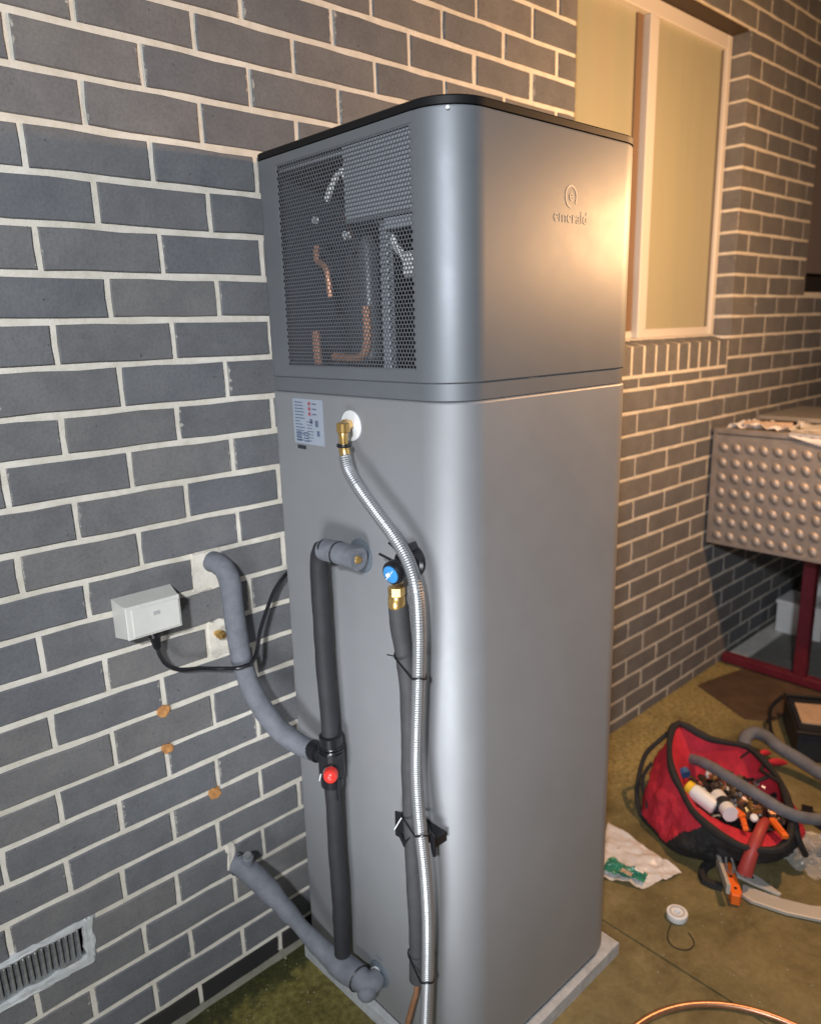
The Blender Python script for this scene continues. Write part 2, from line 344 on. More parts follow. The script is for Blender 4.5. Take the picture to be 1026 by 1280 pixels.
def spline(P, step):
    P = [Vector(p) for p in P]
    out = []
    for i in range(len(P)-1):
        p0 = P[i-1] if i else P[0]*2-P[1]; p1, p2 = P[i], P[i+1]; p3 = P[i+2] if i+2 < len(P) else p2*2-p1
        n = max(1, int((p2-p1).length/step))
        for k in range(n):
            t = k/n
            out.append(.5*((2*p1)+(p2-p0)*t+(2*p0-5*p1+4*p2-p3)*t*t+(3*p1-p0-3*p2+p3)*t**3))
    out.append(P[-1]); return out
def tube_vf(P, r, seg=14, step=.012, caps=True, closed=False, sm=True, ridge=0, lump=0):
    Q = spline(list(P)+([P[0]] if closed else []), step) if sm else [Vector(p) for p in P]
    if closed and sm: Q = Q[:-1]
    n = len(Q); v = []; f = []
    T0 = (Q[1]-Q[0]).normalized(); N = T0.orthogonal().normalized()
    for i, p in enumerate(Q):
        a = Q[(i-1) % n] if (closed or i) else Q[0]; b = Q[(i+1) % n] if (closed or i < n-1) else Q[-1]
        T = (b-a).normalized(); N = (N-T*N.dot(T)).normalized(); B = T.cross(N)
        rr = r(i/(n-1)) if callable(r) else r
        if ridge: rr *= 1+ridge*(1 if i % 2 else -1)
        for s in range(seg):
            a_ = 2*math.pi*s/seg
            q = rr
            if lump: q *= 1+lump*noise.noise(Vector((p.x*22, p.y*22, p.z*22))+Vector((s*.0, 0, 0))) + lump*.5*noise.noise(Vector((p.x*60+math.cos(a_), p.y*60+math.sin(a_), p.z*60)))
            v.append(p+N*math.cos(a_)*q+B*math.sin(a_)*q)
    for i in range(n if closed else n-1):
        for s in range(seg):
            a_, b_ = i*seg+s, i*seg+(s+1) % seg; c_, d_ = ((i+1) % n)*seg+(s+1) % seg, ((i+1) % n)*seg+s
            f.append((a_, b_, c_, d_))
    if caps and not closed: f += [tuple(reversed(range(seg))), tuple(range((n-1)*seg, n*seg))]
    return v, f
def tube(name, P, r, m, parent=None, seg=14, step=.012, caps=True, closed=False, sm=True, ridge=0, lump=0, **k):
    v, f = tube_vf(P, r, seg, step, caps, closed, sm, ridge, lump)
    return mk(name, v, f, m, parent, **k)
def lathe_vf(prof, o, axis, seg=20, cap=True):
    """prof: [(distance along axis, radius)]"""
    A = Vector(axis).normalized(); N = A.orthogonal().normalized(); B = A.cross(N); o = Vector(o); v = []; f = []
    for t, r in prof:
        for s in range(seg):
            a = 2*math.pi*(s+.5)/seg; v.append(o+A*t+N*math.cos(a)*r+B*math.sin(a)*r)
    for i in range(len(prof)-1):
        for s in range(seg):
            f.append((i*seg+s, i*seg+(s+1) % seg, (i+1)*seg+(s+1) % seg, (i+1)*seg+s))
    if cap: f += [tuple(reversed(range(seg))), tuple(range((len(prof)-1)*seg, len(prof)*seg))]
    return v, f
def lathe(name, prof, o, axis, m, parent=None, seg=20, cap=True, **k):
    v, f = lathe_vf(prof, o, axis, seg, cap); return mk(name, v, f, m, parent, **k)
def prism(name, pts, z0, z1, m, parent=None, smooth=False, bev=0, **k):
    n = len(pts); cx = sum(p[0] for p in pts)/n; cy = sum(p[1] for p in pts)/n
    area = sum(pts[i][0]*pts[(i+1) % n][1]-pts[(i+1) % n][0]*pts[i][1] for i in range(n))
    if area < 0: pts = pts[::-1]
    ins = lambda p, d: (p[0]+(cx-p[0])*d, p[1]+(cy-p[1])*d)
    v = [(*p, z0) for p in pts]+[(*p, z1-bev) for p in pts]+[(*ins(p, .06 if bev else 0), z1) for p in pts]
    f = [tuple(reversed(range(n)))]+[(i, (i+1) % n, n+(i+1) % n, n+i) for i in range(n)]
    if bev: f += [(n+i, n+(i+1) % n, 2*n+(i+1) % n, 2*n+i) for i in range(n)]+[tuple(range(2*n, 3*n))]
    else: f += [tuple(range(n, 2*n))]; v = v[:2*n]
    return mk(name, v, f, m, parent, smooth=smooth, **k)
def patch_vf(c, nu, nv, amp, fs, seed=0, zmin=None, edge=.0):
    c = [Vector(p) for p in c]; v = []; f = []
    for j in range(nv+1):
        for i in range(nu+1):
            u, t = i/nu, j/nv
            p = c[0]*(1-u)*(1-t)+c[1]*u*(1-t)+c[2]*u*t+c[3]*(1-u)*t
            q = p*fs+Vector((seed*7.3, seed*3.1, 0))
            d = amp*(abs(noise.noise(q))*1.6+.6*noise.noise(q*2.7)+.3*noise.noise(q*6))
            ex = edge*Vector((noise.noise(q+Vector((9, 0, 0))), noise.noise(q+Vector((0, 9, 0))), 0))
            p = p+Vector((0, 0, d))+ex
            if zmin is not None: p.z = max(p.z, zmin)
            v.append(p)
    for j in range(nv):
        for i in range(nu):
            a = j*(nu+1)+i; f += [(a, a+1, a+nu+2), (a, a+nu+2, a+nu+1)]
    return v, f
def text_mesh(name, s, size, mtx, m, parent, ext=.0):
    cu = bpy.data.curves.new(name, 'FONT'); cu.body = s; cu.size = size; cu.align_x = 'CENTER'; cu.extrude = ext; cu.resolution_u = 3
    to = bpy.data.objects.new('tmp', cu); COL.objects.link(to); bpy.context.view_layer.update()
    me = bpy.data.meshes.new_from_object(to.evaluated_get(bpy.context.evaluated_depsgraph_get()))
    bpy.data.objects.remove(to); me.transform(mtx)
    v = [tuple(x.co) for x in me.vertices]; f = [tuple(p.vertices) for p in me.polygons]
    return mk(name, v, f, m, parent, smooth=False)
def lerp(a, b, t): return a+(b-a)*t
def sstep(a, b, x):
    t = min(1, max(0, (x-a)/(b-a))); return t*t*(3-2*t)

# ================================================================== GROUND
gx = [-30, -8, -2, -.6, .2, .6, 1.1095, 1.1105, 1.1145, 1.1155, 1.6, 2.4, 3.4, 5, 9, 30]
gy = [-30, -8, -3, -1.5, -.9, -.5, -.2, .3, 8, 30]
gv = [(x, y, -.014 if x in (1.1105, 1.1145) else 0) for y in gy for x in gx]
gf = [(j*16+i, j*16+i+1, (j+1)*16+i+1, (j+1)*16+i) for j in range(len(gy)-1) for i in range(15)]
mk('ground', gv, gf, GROUND, smooth=False, loc=(0, 0, 0), kind='structure')

# ================================================================== BRICK WALL
DZ = {-3: -.004, -2: .0032, -1: .0035, 0: .0093, 1: .0094, 2: .0069, 3: .0071, 4: .0046, 5: .0018, 6: .0004, 7: .0002, 8: -.0042, 9: -.0018, 10: -.003,
      11: -.0037, 12: -.0023, 13: -.0017, 14: -.0053, 15: -.0041, 16: -.0037, 17: -.008, 18: -.003, 19: 0, 20: -.0016, 21: .0009, 22: -.002, 23: 0, 24: 0, 25: 0, 26: 0}
DU = {-3: -.0116, -2: -.0114, -1: -.0058, 0: -.0037, 1: -.0074, 2: -.0043, 3: -.0054, 4: -.0035, 5: -.0026, 6: .0037, 7: .0006, 8: -.0046, 9: 0, 10: -.002,
      11: 0, 12: -.0016, 13: .016, 14: .0157, 15: .0147, 16: .0104, 17: .0057, 18: .0053, 19: .0007, 20: -.0089, 21: -.006, 22: .022, 23: .012, 24: .03, 25: .02}
def zbed(k, x):
    z = (26.2-k)*.086-.035+DZ.get(k, 0)
    s = sstep(.6, 1.65, x) if z < 2.04 else sstep(1.66, 2.0, x)
    return z-.0215*s
WX0, WX1, KTOP = -2.0, 5.3, -12
OX0, OX1, OZ0, OZ1 = 1.655, 2.83, 1.585, 2.795      # window opening
PX0, PX1, PZ0 = 3.615, 4.75, 1.79                   # second window opening
wall = thing('brick_wall', 'grey face brick house wall with cream mortar joints running behind the water heater', 'brick wall', (1.6, 0, 0))
VENT = (-.352, -.100)

def course_bricks(k):
    """list of (x0, x1) of clear brick faces in course k"""
    zc = (zbed(k, 2.2)+zbed(k+1, 2.2))/2
    zl = (zbed(k, 0)+zbed(k+1, 0))/2
    out = []; g = .0064
    par = .5 if k % 2 else 0.0
    du = DU.get(k, 0)
    edges = []
    for m in range(-12, 26):
        x = (m+par)*.24+du*(1 if m < 6 else 0)
        if zl < 2.04: x -= .058*sstep(.6, 1.65, x)
        edges.append(x)
    def fill(a, b, E):
        xs = [a]+[e for e in E if a+.035 < e < b-.035]+[b]
        for p, q in zip(xs, xs[1:]): out.append((p+(g if p != a else g*.0), q-(g if q != b else 0)))
    def cornerfill(a, b):
        n = .115 if k % 2 == 0 else .225
        E = [a+n+.005+i*.235 for i in range(0, 12)]; fill(a, b, E)
    if zc > OZ1:
        fill(WX0, OX0, edges) if False else None
        fill(WX0, WX1, edges)
    elif zc > OZ0-.02:
        fill(WX0, OX0, edges)
        if zc > PZ0: cornerfill(OX1, PX0); fill(PX1, WX1, edges)
        else: cornerfill(OX1, WX1)
    elif zc > 1.463:
        fill(WX0, OX0, edges); fill(2.79, WX1, edges)
    else: fill(WX0, WX1, edges)
    # cut outs: the air vent and the mortared pipe penetrations
    cuts = []
    if k == 21: cuts.append(VENT)
    if k == 12: cuts.append((.236, .306))
    if k == 14: cuts.append((.258, .345))
    for c0, c1 in cuts:
        nw = []
        for a, b in out:
            if b <= c0 or a >= c1: nw.append((a, b))
            else:
                if c0-a > .02: nw.append((a, c0))
                if b-c1 > .02: nw.append((c1, b))
        out = nw
    return out

BM = {}
def brick_mesh(L, H, D, var, bmat):
    key = (round(L, 3), round(H, 3), round(D, 2), var, bmat.name)
    if key in BM: return BM[key]
    rnd = random.Random(hash((round(L*1000), var)) & 0xffff)
    j = lambda s=.0016: rnd.uniform(-s, s)
    hx, hz = L/2, H/2; out = []
    nl = 3 if L > .15 else 2
    for i in range(nl): out.append((-hx+2*hx*i/nl+(j(.003) if i else 0), -hz+j()))
    for i in range(2): out.append((hx+j(), -hz+2*hz*i/2))
    for i in range(nl): out.append((hx-2*hx*i/nl+(j(.003) if i else 0), hz+j()))
    for i in range(2): out.append((-hx+j(), hz-2*hz*i/2))
    n = len(out); c = .0022
    v = []
    for x, z in out: v.append((x-math.copysign(c, x)*(abs(x) > hx*.8), 0, z-math.copysign(c, z)*(abs(z) > hz*.8)))
    for x, z in out: v.append((x, c, z))
    for x, z in out: v.append((x, D, z))
    f = [tuple(range(n))]+[(i, i+n, (i+1) % n+n, (i+1) % n) for i in range(n)]+[(i+n, i+2*n, (i+1) % n+2*n, (i+1) % n+n) for i in range(n)]
    BM[key] = (v, f); return BM[key]

bricks = []
for k in range(KTOP, 26):
    for a, b in course_bricks(k):
        xc = (a+b)/2; z1 = zbed(k, xc)-.0064; z0 = zbed(k+1, xc)+.0064
        if z0 > 3.25: continue
        L = b-a; dark = (k == 25 and xc < .9)
        near = abs(a-OX1) < .02 or abs(b-OX0) < .02 or abs(b-PX0) < .02 or abs(a-PX1) < .02
        rj = random.Random(k*1000+int(xc*97))
        bricks.append(dict(x=xc, z=(z0+z1)/2, L=round(L/.004)*.004 if L < .229 else .230, H=round((z1-z0)*500)/500, D=.105 if near else .02,
                           y=rj.uniform(-.0012, .0012), r=rj.uniform(-.004, .004), v=rj.randrange(5), dark=dark, Lx=L))
# on-screen area, to keep the 300 that show largest as parts of their own
def scr(x, z, y=0):
    d = Vector((x, y, z))-M.translation; zz = d.dot(fwd)
    if zz < .1: return None
    return (937.75*d.dot(right)/zz+513, 640-937.75*d.dot(up)/zz, zz)
for b in bricks:
    p = scr(b['x'], b['z']); b['vis'] = 0
    if p and -60 < p[0] < 1090 and -40 < p[1] < 1310:
        q0 = scr(b['x']-b['L']/2, b['z']); q1 = scr(b['x']+b['L']/2, b['z'])
        if not q0 or not q1: continue
        hid = (375 < p[0] < 755 and p[1] > 190) or (330 < q0[0] and q1[0] < 792 and p[1] > 215)
        b['vis'] = 0 if hid else abs(q1[0]-q0[0])*b['H']*937/p[2]
bricks.sort(key=lambda b: -b['vis'])
MESH = {}; rest = {0: G(), 1: G()}
for i, b in enumerate(bricks):
    bm_ = BRICKD if b['dark'] else BRICK
    v, f = brick_mesh(b['L'], b['H'], b['D'], b['v'], bm_)
    if i < 285 and b['vis'] > 0:
        key = (round(b['L'], 3), b['H'], b['D'], b['v'], b['dark'])
        if key not in MESH:
            me = bpy.data.meshes.new('brick'); me.from_pydata(v, [], f); me.materials.append(bm_); MESH[key] = me
        o = bpy.data.objects.new('brick', MESH[key]); COL.objects.link(o); o.parent = wall
        o.location = (b['x']-1.6, b['y'], b['z']); o.rotation_euler = (0, b['r'], 0)
    else:
        rest[int(b['dark'])].add([(x+b['x'], y+b['y'], z+b['z']) for x, y, z in v], f)
rest[0].mk('brick_remainder', BRICK, wall, smooth=False, kind='stuff')
if rest[1].v: rest[1].mk('dark_brick_remainder', BRICKD, wall, smooth=False, kind='stuff')

# mortar behind the bricks (with the openings left free)
g = G()
def mort(x0, x1, z0, z1, y0=.004, y1=.16): g.add(*box_vf(x0, x1, y0, y1, z0, z1))
e = .004
mort(WX0, OX0-e, OZ0, 3.3); mort(OX1+e, PX0-e, PZ0-.0, 3.3); mort(PX1+e, WX1, OZ0, 3.3)
mort(OX0-e, OX1+e, OZ1+e, 3.3); mort(PX0-e, PX1+e, OZ1+e, 3.3)
mort(OX1+e, PX1+e, OZ0, PZ0-.0)
mort(WX0, VENT[0]-.004, .0, OZ0, y1=.2); mort(VENT[1]+.004, OX0, 0, OZ0, y1=.2); mort(OX0, WX1, 0, 1.49, y1=.2)
mort(2.80, WX1, 1.49, OZ0, y1=.2)
mort(VENT[0]-.004, VENT[1]+.004, 0, .322); mort(VENT[0]-.004, VENT[1]+.004, .418, OZ0)
# inner leaf behind, closing the wall
g.add(*box_vf(WX0, OX0, .2, .3, 0, 3.3)); g.add(*box_vf(OX1, PX0, .2, .3, 0, 3.3))
g.mk('mortar', MORTAR, wall, smooth=False)
# side and cap of the wall, a house body behind it
box('house_core', WX0, WX1, .34, .9, 0, 3.35, DARKROOM, wall)
# soffit
box('lintel', OX0-.1, OX1+.0, .012, .10, OZ1-.004, OZ1+.006, mat('dark_lintel_steel', (.05, .035, .025), .7), wall)

def rough_patch(name, x0, x1, z0, z1, m, proud=.002, jit=.004, n=6, parent=wall, seed=0):
    rnd = random.Random(seed); v = []; f = []
    per = []
    for i in range(n): per.append((lerp(x0, x1, i/n), z0))
    for i in range(n): per.append((x1, lerp(z0, z1, i/n)))
    for i in range(n): per.append((lerp(x1, x0, i/n), z1))
    for i in range(n): per.append((x0, lerp(z1, z0, i/n)))
    per = [(x+rnd.uniform(-jit, jit), z+rnd.uniform(-jit, jit)) for x, z in per]; N = len(per); cx, cz = (x0+x1)/2, (z0+z1)/2
    for s, y in ((1, .006), (.93, -proud), (.6, -proud-.0012), (.25, -proud+.0006)):
        for x, z in per: v.append((cx+(x-cx)*s, y+rnd.uniform(-.0006, .0006), cz+(z-cz)*s))
    for r in range(3):
        for i in range(N): f.append((r*N+i, r*N+(i+1) % N, (r+1)*N+(i+1) % N, (r+1)*N+i))
    f.append(tuple(range(3*N, 4*N)))
    return mk(name, v, f, m, parent)
rough_patch('mortar_patch', .232, .308, 1.094, 1.190, MORTAR, seed=1)
rough_patch('mortar_patch', .254, .348, .925, 1.018, MORTAR, seed=2)
rough_patch('mortar_patch', .246, .270, .345, .418, MORTAR, proud=.0035, seed=3)
# whitish render round the vent
rough_patch('vent_render', VENT[1]-.010, VENT[1]+.013, .318, .422, WMORTAR, proud=.003, seed=4)
rough_patch('vent_render', VENT[0]-.02, VENT[1]+.022, .409, .421, WMORTAR, proud=.003, jit=.005, n=14, seed=5)
rough_patch('vent_render', VENT[0]-.02, VENT[1]+.012, .306, .325, WMORTAR, proud=.003, jit=.005, n=14, seed=6)
# air vent: dark recess, frame and upright metal slats
box('vent_recess', VENT[0], VENT[1]-.006, .03, .05, .322, .412, DARKROOM, wall)
vent = box('air_vent', VENT[0], VENT[1]-.008, .004, .012, .400, .4095, ALU, wall)
box('vent_sill', VENT[0], VENT[1]-.008, .004, .014, .3235, .333, ALU, wall)
sv, sf = box_vf(-.0028, .0028, 0, .016, -.034, .034, .0012)
sm_ = bpy.data.meshes.new('vent_slat'); sm_.from_pydata(sv, [], sf); sm_.materials.append(ALU)
for i in range(19):
    o = bpy.data.objects.new('vent_slat', sm_); COL.objects.link(o); o.parent = wall
    o.location = (VENT[0]+.012+i*.0123-1.6, .003, .3665); o.rotation_euler = (0, random.uniform(-.03, .03), .5)
# orange-brown filled holes
for (x, z, s) in ((.129, .839, 1), (.128, .744, .95), (.233, .575, 1.1)):
    rnd = random.Random(int(x*1e4)); N = 14; v = []; f = []
    rr = [.0148*s*rnd.uniform(.8, 1.2) for _ in range(N)]
    for q, y in ((1, .004), (.92, -.0022), (.5, -.0030), (.2, -.0018)):
        for i in range(N):
            a = 2*math.pi*i/N; v.append((x+rr[i]*q*math.cos(a), y, z+rr[i]*q*math.sin(a)))
    for r in range(3):
        for i in range(N): f.append((r*N+i, r*N+(i+1) % N, (r+1)*N+(i+1) % N, (r+1)*N+i))
    f.append(tuple(range(3*N, 4*N))); mk('filled_hole', v, f, PLUG, wall)
# mortar fillet along the foot of the wall
v = []; f = []; n = 110
for i in range(n+1):
    x = lerp(WX0, .95, i/n); a = .5+.5*noise.noise(Vector((x*9, 0, 0))); b_ = noise.noise(Vector((x*35, 4, 0)))
    v += [(x, .006, .008+.006*a+.003*b_), (x, -.003-.002*a, .006+.004*a+.002*b_), (x, -.008-.008*a+.004*b_, .002), (x, -.012-.010*a+.005*b_, -.004)]
for i in range(n):
    for j in range(3): f.append((i*4+j, i*4+j+1, i*4+j+5, i*4+j+4))
mk('mortar_fillet', v, f, mortar_mat('dirty_mortar', (.20, .19, .155)), wall)

# ---- window with sloping brick-on-edge sill
for i in range(13):
    x = 1.70+i*.0862
    rnd = random.Random(i); zj = rnd.uniform(-.001, .001)
    v = []
    for yy, z0, z1 in ((-.004, 1.476, 1.580), (.085, 1.486, 1.605)):
        for xx, zz in ((x, z0), (x+.071, z0), (x+.071, z1), (x, z1)): v.append((xx+rnd.uniform(-.0008, .0008), yy, zz+zj))
    mk('sill_brick', v, [(0, 1, 2, 3), (3, 2, 6, 7), (1, 5, 6, 2), (0, 3, 7, 4), (0, 4, 5, 1), (4, 7, 6, 5)], BRICK, wall, smooth=False)
mk('sill_mortar', [(OX0, -.0025, 1.462), (2.815, -.0025, 1.462), (2.815, -.0025, 1.580), (OX0, -.0025, 1.580), (OX0, .09, 1.601), (2.815, .09, 1.601)], [(0, 1, 2, 3), (3, 2, 5, 4)], MORTAR, wall, smooth=False)
win = thing_loc = None
def part_empty(name, parent, label=None):
    o = bpy.data.objects.new(name, None); COL.objects.link(o); o.parent = parent; o.empty_display_size = .05
    OFF[o] = OFF[parent]
    if label: o['label'] = label
    return o
win = part_empty('window', wall, 'cream framed window with frosted yellow panes')
def fr(x0, x1, y0, y1, z0, z1): box('frame', x0, x1, y0, y1, z0, z1, CREAMF, win, c=.003)
fr(OX0+.002, 1.695, .075, .12, 1.606, 2.79); fr(2.793, OX1-.002, .075, .12, 1.606, 2.79)
fr(OX0+.002, OX1-.002, .068, .118, 1.578, 1.6058); fr(1.6955, 2.7925, .0755, .119, 2.735, 2.7895)
fr(2.195, 2.245, .072, .122, 1.6062, 2.7348)
fr(2.2455, 2.7925, .085, .110, 1.6062, 1.640); fr(2.2455, 2.275, .085, .11, 1.6405, 2.7345)
box('sash', 1.6955, 2.1945, .10, .125, 1.6062, 1.634, CREAMF, win, c=.002)
box('sash', 2.155, 2.1945, .10, .125, 1.6345, 2.7345, mat('dark_brown_sash', (.20, .13, .08), .5), win, c=.002)  # this sash upright is coloured dark brown, unlike the cream rail
box('sash_seal', 2.779, 2.7925, .0905, .108, 1.6405, 2.7345, mat('grey_seal', (.16, .14, .12), .7), win)
box('pane', 2.2755, 2.7785, .096, .102, 1.6405, 2.7345, PANE, win)
box('pane', 1.6955, 2.1545, .110, .116, 1.6345, 2.7345, PANE, win)
win2 = part_empty('window', wall, 'dark window with pale frame at the far end')
box('frame', PX0+.002, PX0+.045, .02, .10, PZ0+.10, OZ1-.002, mat('pale_lilac_frame', (.55, .50, .55), .45), win2, c=.003)
box('frame', PX0+.0455, PX1-.002, .03, .10, OZ1-.05, OZ1-.002, CREAMF, win2, c=.003)
box('pane', PX0+.0455, PX1-.002, .06, .07, PZ0+.10, OZ1-.0505, DPANE, win2)
box('recess', PX0+.002, PX1-.002, .11, .15, PZ0, PZ0+.0995, DARKROOM, win2)

# ================================================================== BASE SLAB
def rrect(x0, x1, y0, y1, r, rb, n=22, loops=True):
    pts = []
    cs = ((x0+r, y0+r, 180, r), (x1-r, y0+r, 270, r), (x1-rb, y1-rb, 0, rb), (x0+rb, y1-rb, 90, rb))
    for cx, cy, a0, q in cs:
        m_ = n if q > .04 else 6
        for i in range(m_+1):
            a = R_(a0+90*i/m_); pts.append((cx+q*math.cos(a), cy+q*math.sin(a)))
    return pts
slab = prism('base_slab', [(.422, -.052), (.436, -.650), (1.040, -.645), (1.046, -.050)], 0, .040, SLAB, bev=.003)
tag(slab, 'flat light grey base slab under the silver water heater', 'slab')

# ================================================================== WATER HEATER
TX0, TX1, TY0, TY1, TR, TB = .44, 1.033, -.632, -.055, .085, .02
heater = thing('water_heater', 'tall silver grey heat pump water heater standing on a slab against the brick wall', 'water heater', (.73, -.34, .04))
def ring(off, z, closed=True):
    return [(x, y, z) for x, y in rrect(TX0+off, TX1-off, TY0+off, TY1-off, TR-off, max(TB-off, .004))]
def loft(name, spec, m, parent, cap0=False, cap1=False, openleft=False, **k):
    rs = [ring(o, z) for o, z in spec]; n = len(rs[0]); v = [p for r in rs for p in r]; f = []
    for j in range(len(rs)-1):
        for i in range(n-1 if openleft else n):
            f.append((j*n+i, j*n+(i+1) % n, (j+1)*n+(i+1) % n, (j+1)*n+i))
    if cap0: f.append(tuple(reversed(range(n))))
    if cap1: f.append(tuple(range((len(rs)-1)*n, len(rs)*n)))
    return mk(name, v, f, m, parent, angle=20, **k)
loft('shadow_gap_strip', [(.006, .041), (.006, .056)], SHADOWGAP, heater, cap0=True, cap1=True)  # black strip standing in for the shade between casing and slab
loft('lower_casing', [(.001, .054), (0, .056), (0, 1.538), (.0015, 1.5405), (.006, 1.5425), (.02, 1.5435)], TANK, heater, cap0=True, cap1=True)
loft('seam_band', [(.005, 1.5432), (.0035, 1.5445), (.0035, 1.574)], CASE, heater)
loft('upper_casing', [(.003, 1.5745), (0, 1.577), (0, 2.018), (.001, 2.0215)], CASE, heater, openleft=True)
loft('lid', [(.004, 2.0218), (-.001, 2.0235), (-.0015, 2.0345), (.002, 2.0375), (.008, 2.0385), (.05, 2.039)], BLACKGLOSS, heater, cap0=True, cap1=True)
box('upper_floor', TX0+.03, TX1-.02, TY0+.03, TY1-.02, 1.5746, 1.579, DARKIN, heater)
# left side of the upper casing with the grille opening
HY0, HY1, HZ0, HZ1 = -.549, -.131, 1.598, 2.004
yA, yB = TY0+TR, TY1-TB
ys = [yA, HY0, HY1, yB]; zs = [1.577, HZ0, HZ1, 2.0215]
ys[0] = yA
# the grille reaches a touch into the straight part only
ys = [yA, max(HY0, yA+.004), HY1, yB]
v = [(TX0, y, z) for z in zs for y in ys]; f = []
for j in range(3):
    for i in range(3):
        if i == 1 and j == 1: continue
        f.append((j*4+i, (j+1)*4+i, (j+1)*4+i+1, j*4+i+1))
v += [(TX0+.0012, y, z) for y, z in ((ys[1], HZ0), (ys[2], HZ0), (ys[2], HZ1), (ys[1], HZ1))]
b0 = [5, 6, 10, 9]
for i in range(4): f.append((b0[i], b0[(i+1) % 4], 16+(i+1) % 4, 16+i))
v += [(TX0+.003, yA, 1.5745), (TX0+.003, yB, 1.5745)]; f.append((0, 3, 21, 20))
mk('side_panel', v, f, CASE, heater, smooth=False)
# perforated grille: hexagonal web with real holes and sheet thickness
g = G(); pit = .0083; hr = .0038; rowh = pit*.866; y0h, y1h = ys[1], ys[2]
nr = int((HZ1-HZ0)/rowh); nc = int((y1h-y0h)/pit)
zo = (HZ1-HZ0-nr*rowh)/2; yo = (y1h-y0h-nc*pit)/2
for r in range(nr):
    for c in range(nc-(r % 2)):
        cy = y0h+yo+pit*(c+.5+.5*(r % 2)); cz = HZ0+zo+rowh*(r+.5)
        V = []
        for xo, rad in ((0, pit/math.sqrt(3)*1.002), (0, hr), (.0012, hr)):
            for s in range(6):
                a = math.pi/6+s*math.pi/3; V.append((TX0+xo+.0003, cy+rad*math.cos(a), cz+rad*math.sin(a)))
        F = [(s, 6+s, 6+(s+1) % 6, (s+1) % 6) for s in range(6)]+[(6+s, 12+s, 12+(s+1) % 6, 6+(s+1) % 6) for s in range(6)]
        g.add(V, F)
g.mk('grille', GRILLE, heater, smooth=False, kind='stuff')
# rim closing the web to the opening edge
g = G()
for a, b, c, d in ((y0h, y0h+yo+pit*.5, HZ0, HZ1), (y1h-yo-pit*.5, y1h, HZ0, HZ1)):
    pass
# half cells at the row ends
for r in range(nr):
    cz = HZ0+zo+rowh*(r+.5)
    if r % 2: 
        for ya, yb in ((y0h, y0h+yo+pit*.5), (y1h-yo-pit*.5, y1h)):
            g.add([(TX0+.0007, ya, cz-rowh*.62), (TX0+.0007, yb, cz-rowh*.62), (TX0+.0007, yb, cz+rowh*.62), (TX0+.0007, ya, cz+rowh*.62)], [(0, 3, 2, 1)])
for za, zb in ((HZ0, HZ0+zo+.0015), (HZ1-zo-.0015, HZ1)):
    g.add([(TX0+.0009, y0h, za), (TX0+.0009, y1h, za), (TX0+.0009, y1h, zb), (TX0+.0009, y0h, zb)], [(0, 3, 2, 1)])
for ya, yb in ((y0h, y0h+yo+.0004), (y1h-yo-.0004, y1h)):
    g.add([(TX0+.001, ya, HZ0), (TX0+.001, yb, HZ0), (TX0+.001, yb, HZ1), (TX0+.001, ya, HZ1)], [(0, 3, 2, 1)])
g.mk('grille_edge', CASE, heater, smooth=False)
# inside of the heat pump compartment
box('compartment_wall', TX0+.30, TX0+.31, TY0+.04, TY1-.03, 1.580, 2.02, DARKIN, heater)
box('compartment_side', TX0+.01, TX0+.295, TY1-.045, TY1-.03, 1.580, 2.015, DARKIN, heater)
box('control_box', .4435, .60, -.545, -.349, 1.868, 2.002, GREYIN, heater, c=.003)
box('bracket', .460, .475, -.449, -.428, 1.581, 1.867, GREYIN, heater, c=.001)
box('bracket', .455, .470, -.548, -.450, 1.846, 1.8665, GREYIN, heater, c=.001)
box('top_rail', .455, .475, -.348, -.10, 1.992, 2.006, GREYIN, heater, c=.001)
lathe('compressor', [(0, .055), (.01, .062), (.24, .062), (.275, .045), (.285, .01)], (.60, -.24, 1.585), (0, 0, 1), mat('dark_compressor', (.09, .10, .115), .4, .3), heater, seg=24)
lathe('receiver', [(0, .016), (.004, .021), (.22, .021), (.24, .008)], (.50, -.345, 1.61), (0, 0, 1), mat('grey_receiver', (.14, .15, .165), .4, .3), heater)
v = []; f = []
for i in range(46):   # fins of the evaporator in the back
    y = -.58+i*.011; v += [(.70, y, 1.60), (.735, y, 1.60), (.735, y, 2.0), (.70, y, 2.0)]; f.append(tuple(range(i*4, i*4+4)))
mk('evaporator_fins', v, f, DARKIN, heater, smooth=False, kind='stuff')
tube('copper_pipe', [(.48, -.359, 1.717), (.48, -.359, 1.651), (.48, -.348, 1.624), (.48, -.322, 1.615), (.48, -.247, 1.617)], .009, COPPERB, heater, seg=10)
tube('copper_pipe', [(.47, -.20, 1.672), (.47, -.201, 1.64), (.47, -.202, 1.602)], .009, COPPERB, heater, seg=10)
tube('copper_pipe', [(.52, -.15, 1.85), (.52, -.148, 1.82), (.52, -.18, 1.80), (.52, -.19, 1.74)], .007, COPPERB, heater, seg=8)
tube('copper_pipe', [(.50, -.303, 1.90), (.51, -.26, 1.893), (.55, -.22, 1.90), (.58, -.2, 1.86)], .005, COPPER, heater, seg=8)
tube('wire_bundle', [(.47, -.262, 1.922), (.47, -.275, 1.940), (.47, -.299, 1.962), (.468, -.316, 1.967), (.468, -.330, 1.950), (.47, -.342, 1.922), (.47, -.376, 1.896), (.47, -.405, 1.876), (.482, -.425, 1.860), (.482, -.440, 1.841), (.47, -.463, 1.817), (.47, -.492, 1.79)], .0065, SCREENW, heater, seg=8)
box('wire_connector', .462, .482, -.522, -.486, 1.762, 1.806, WHITEP, heater, c=.003)
box('wire_connector', .462, .478, -.515, -.49, 1.862, 1.874, SCREENW, heater, c=.002)
lathe('wire_clip', [(0, .007), (.01, .007)], (.47, -.226, 1.889), (-1, 0, 0), SCREENW, heater, seg=8)
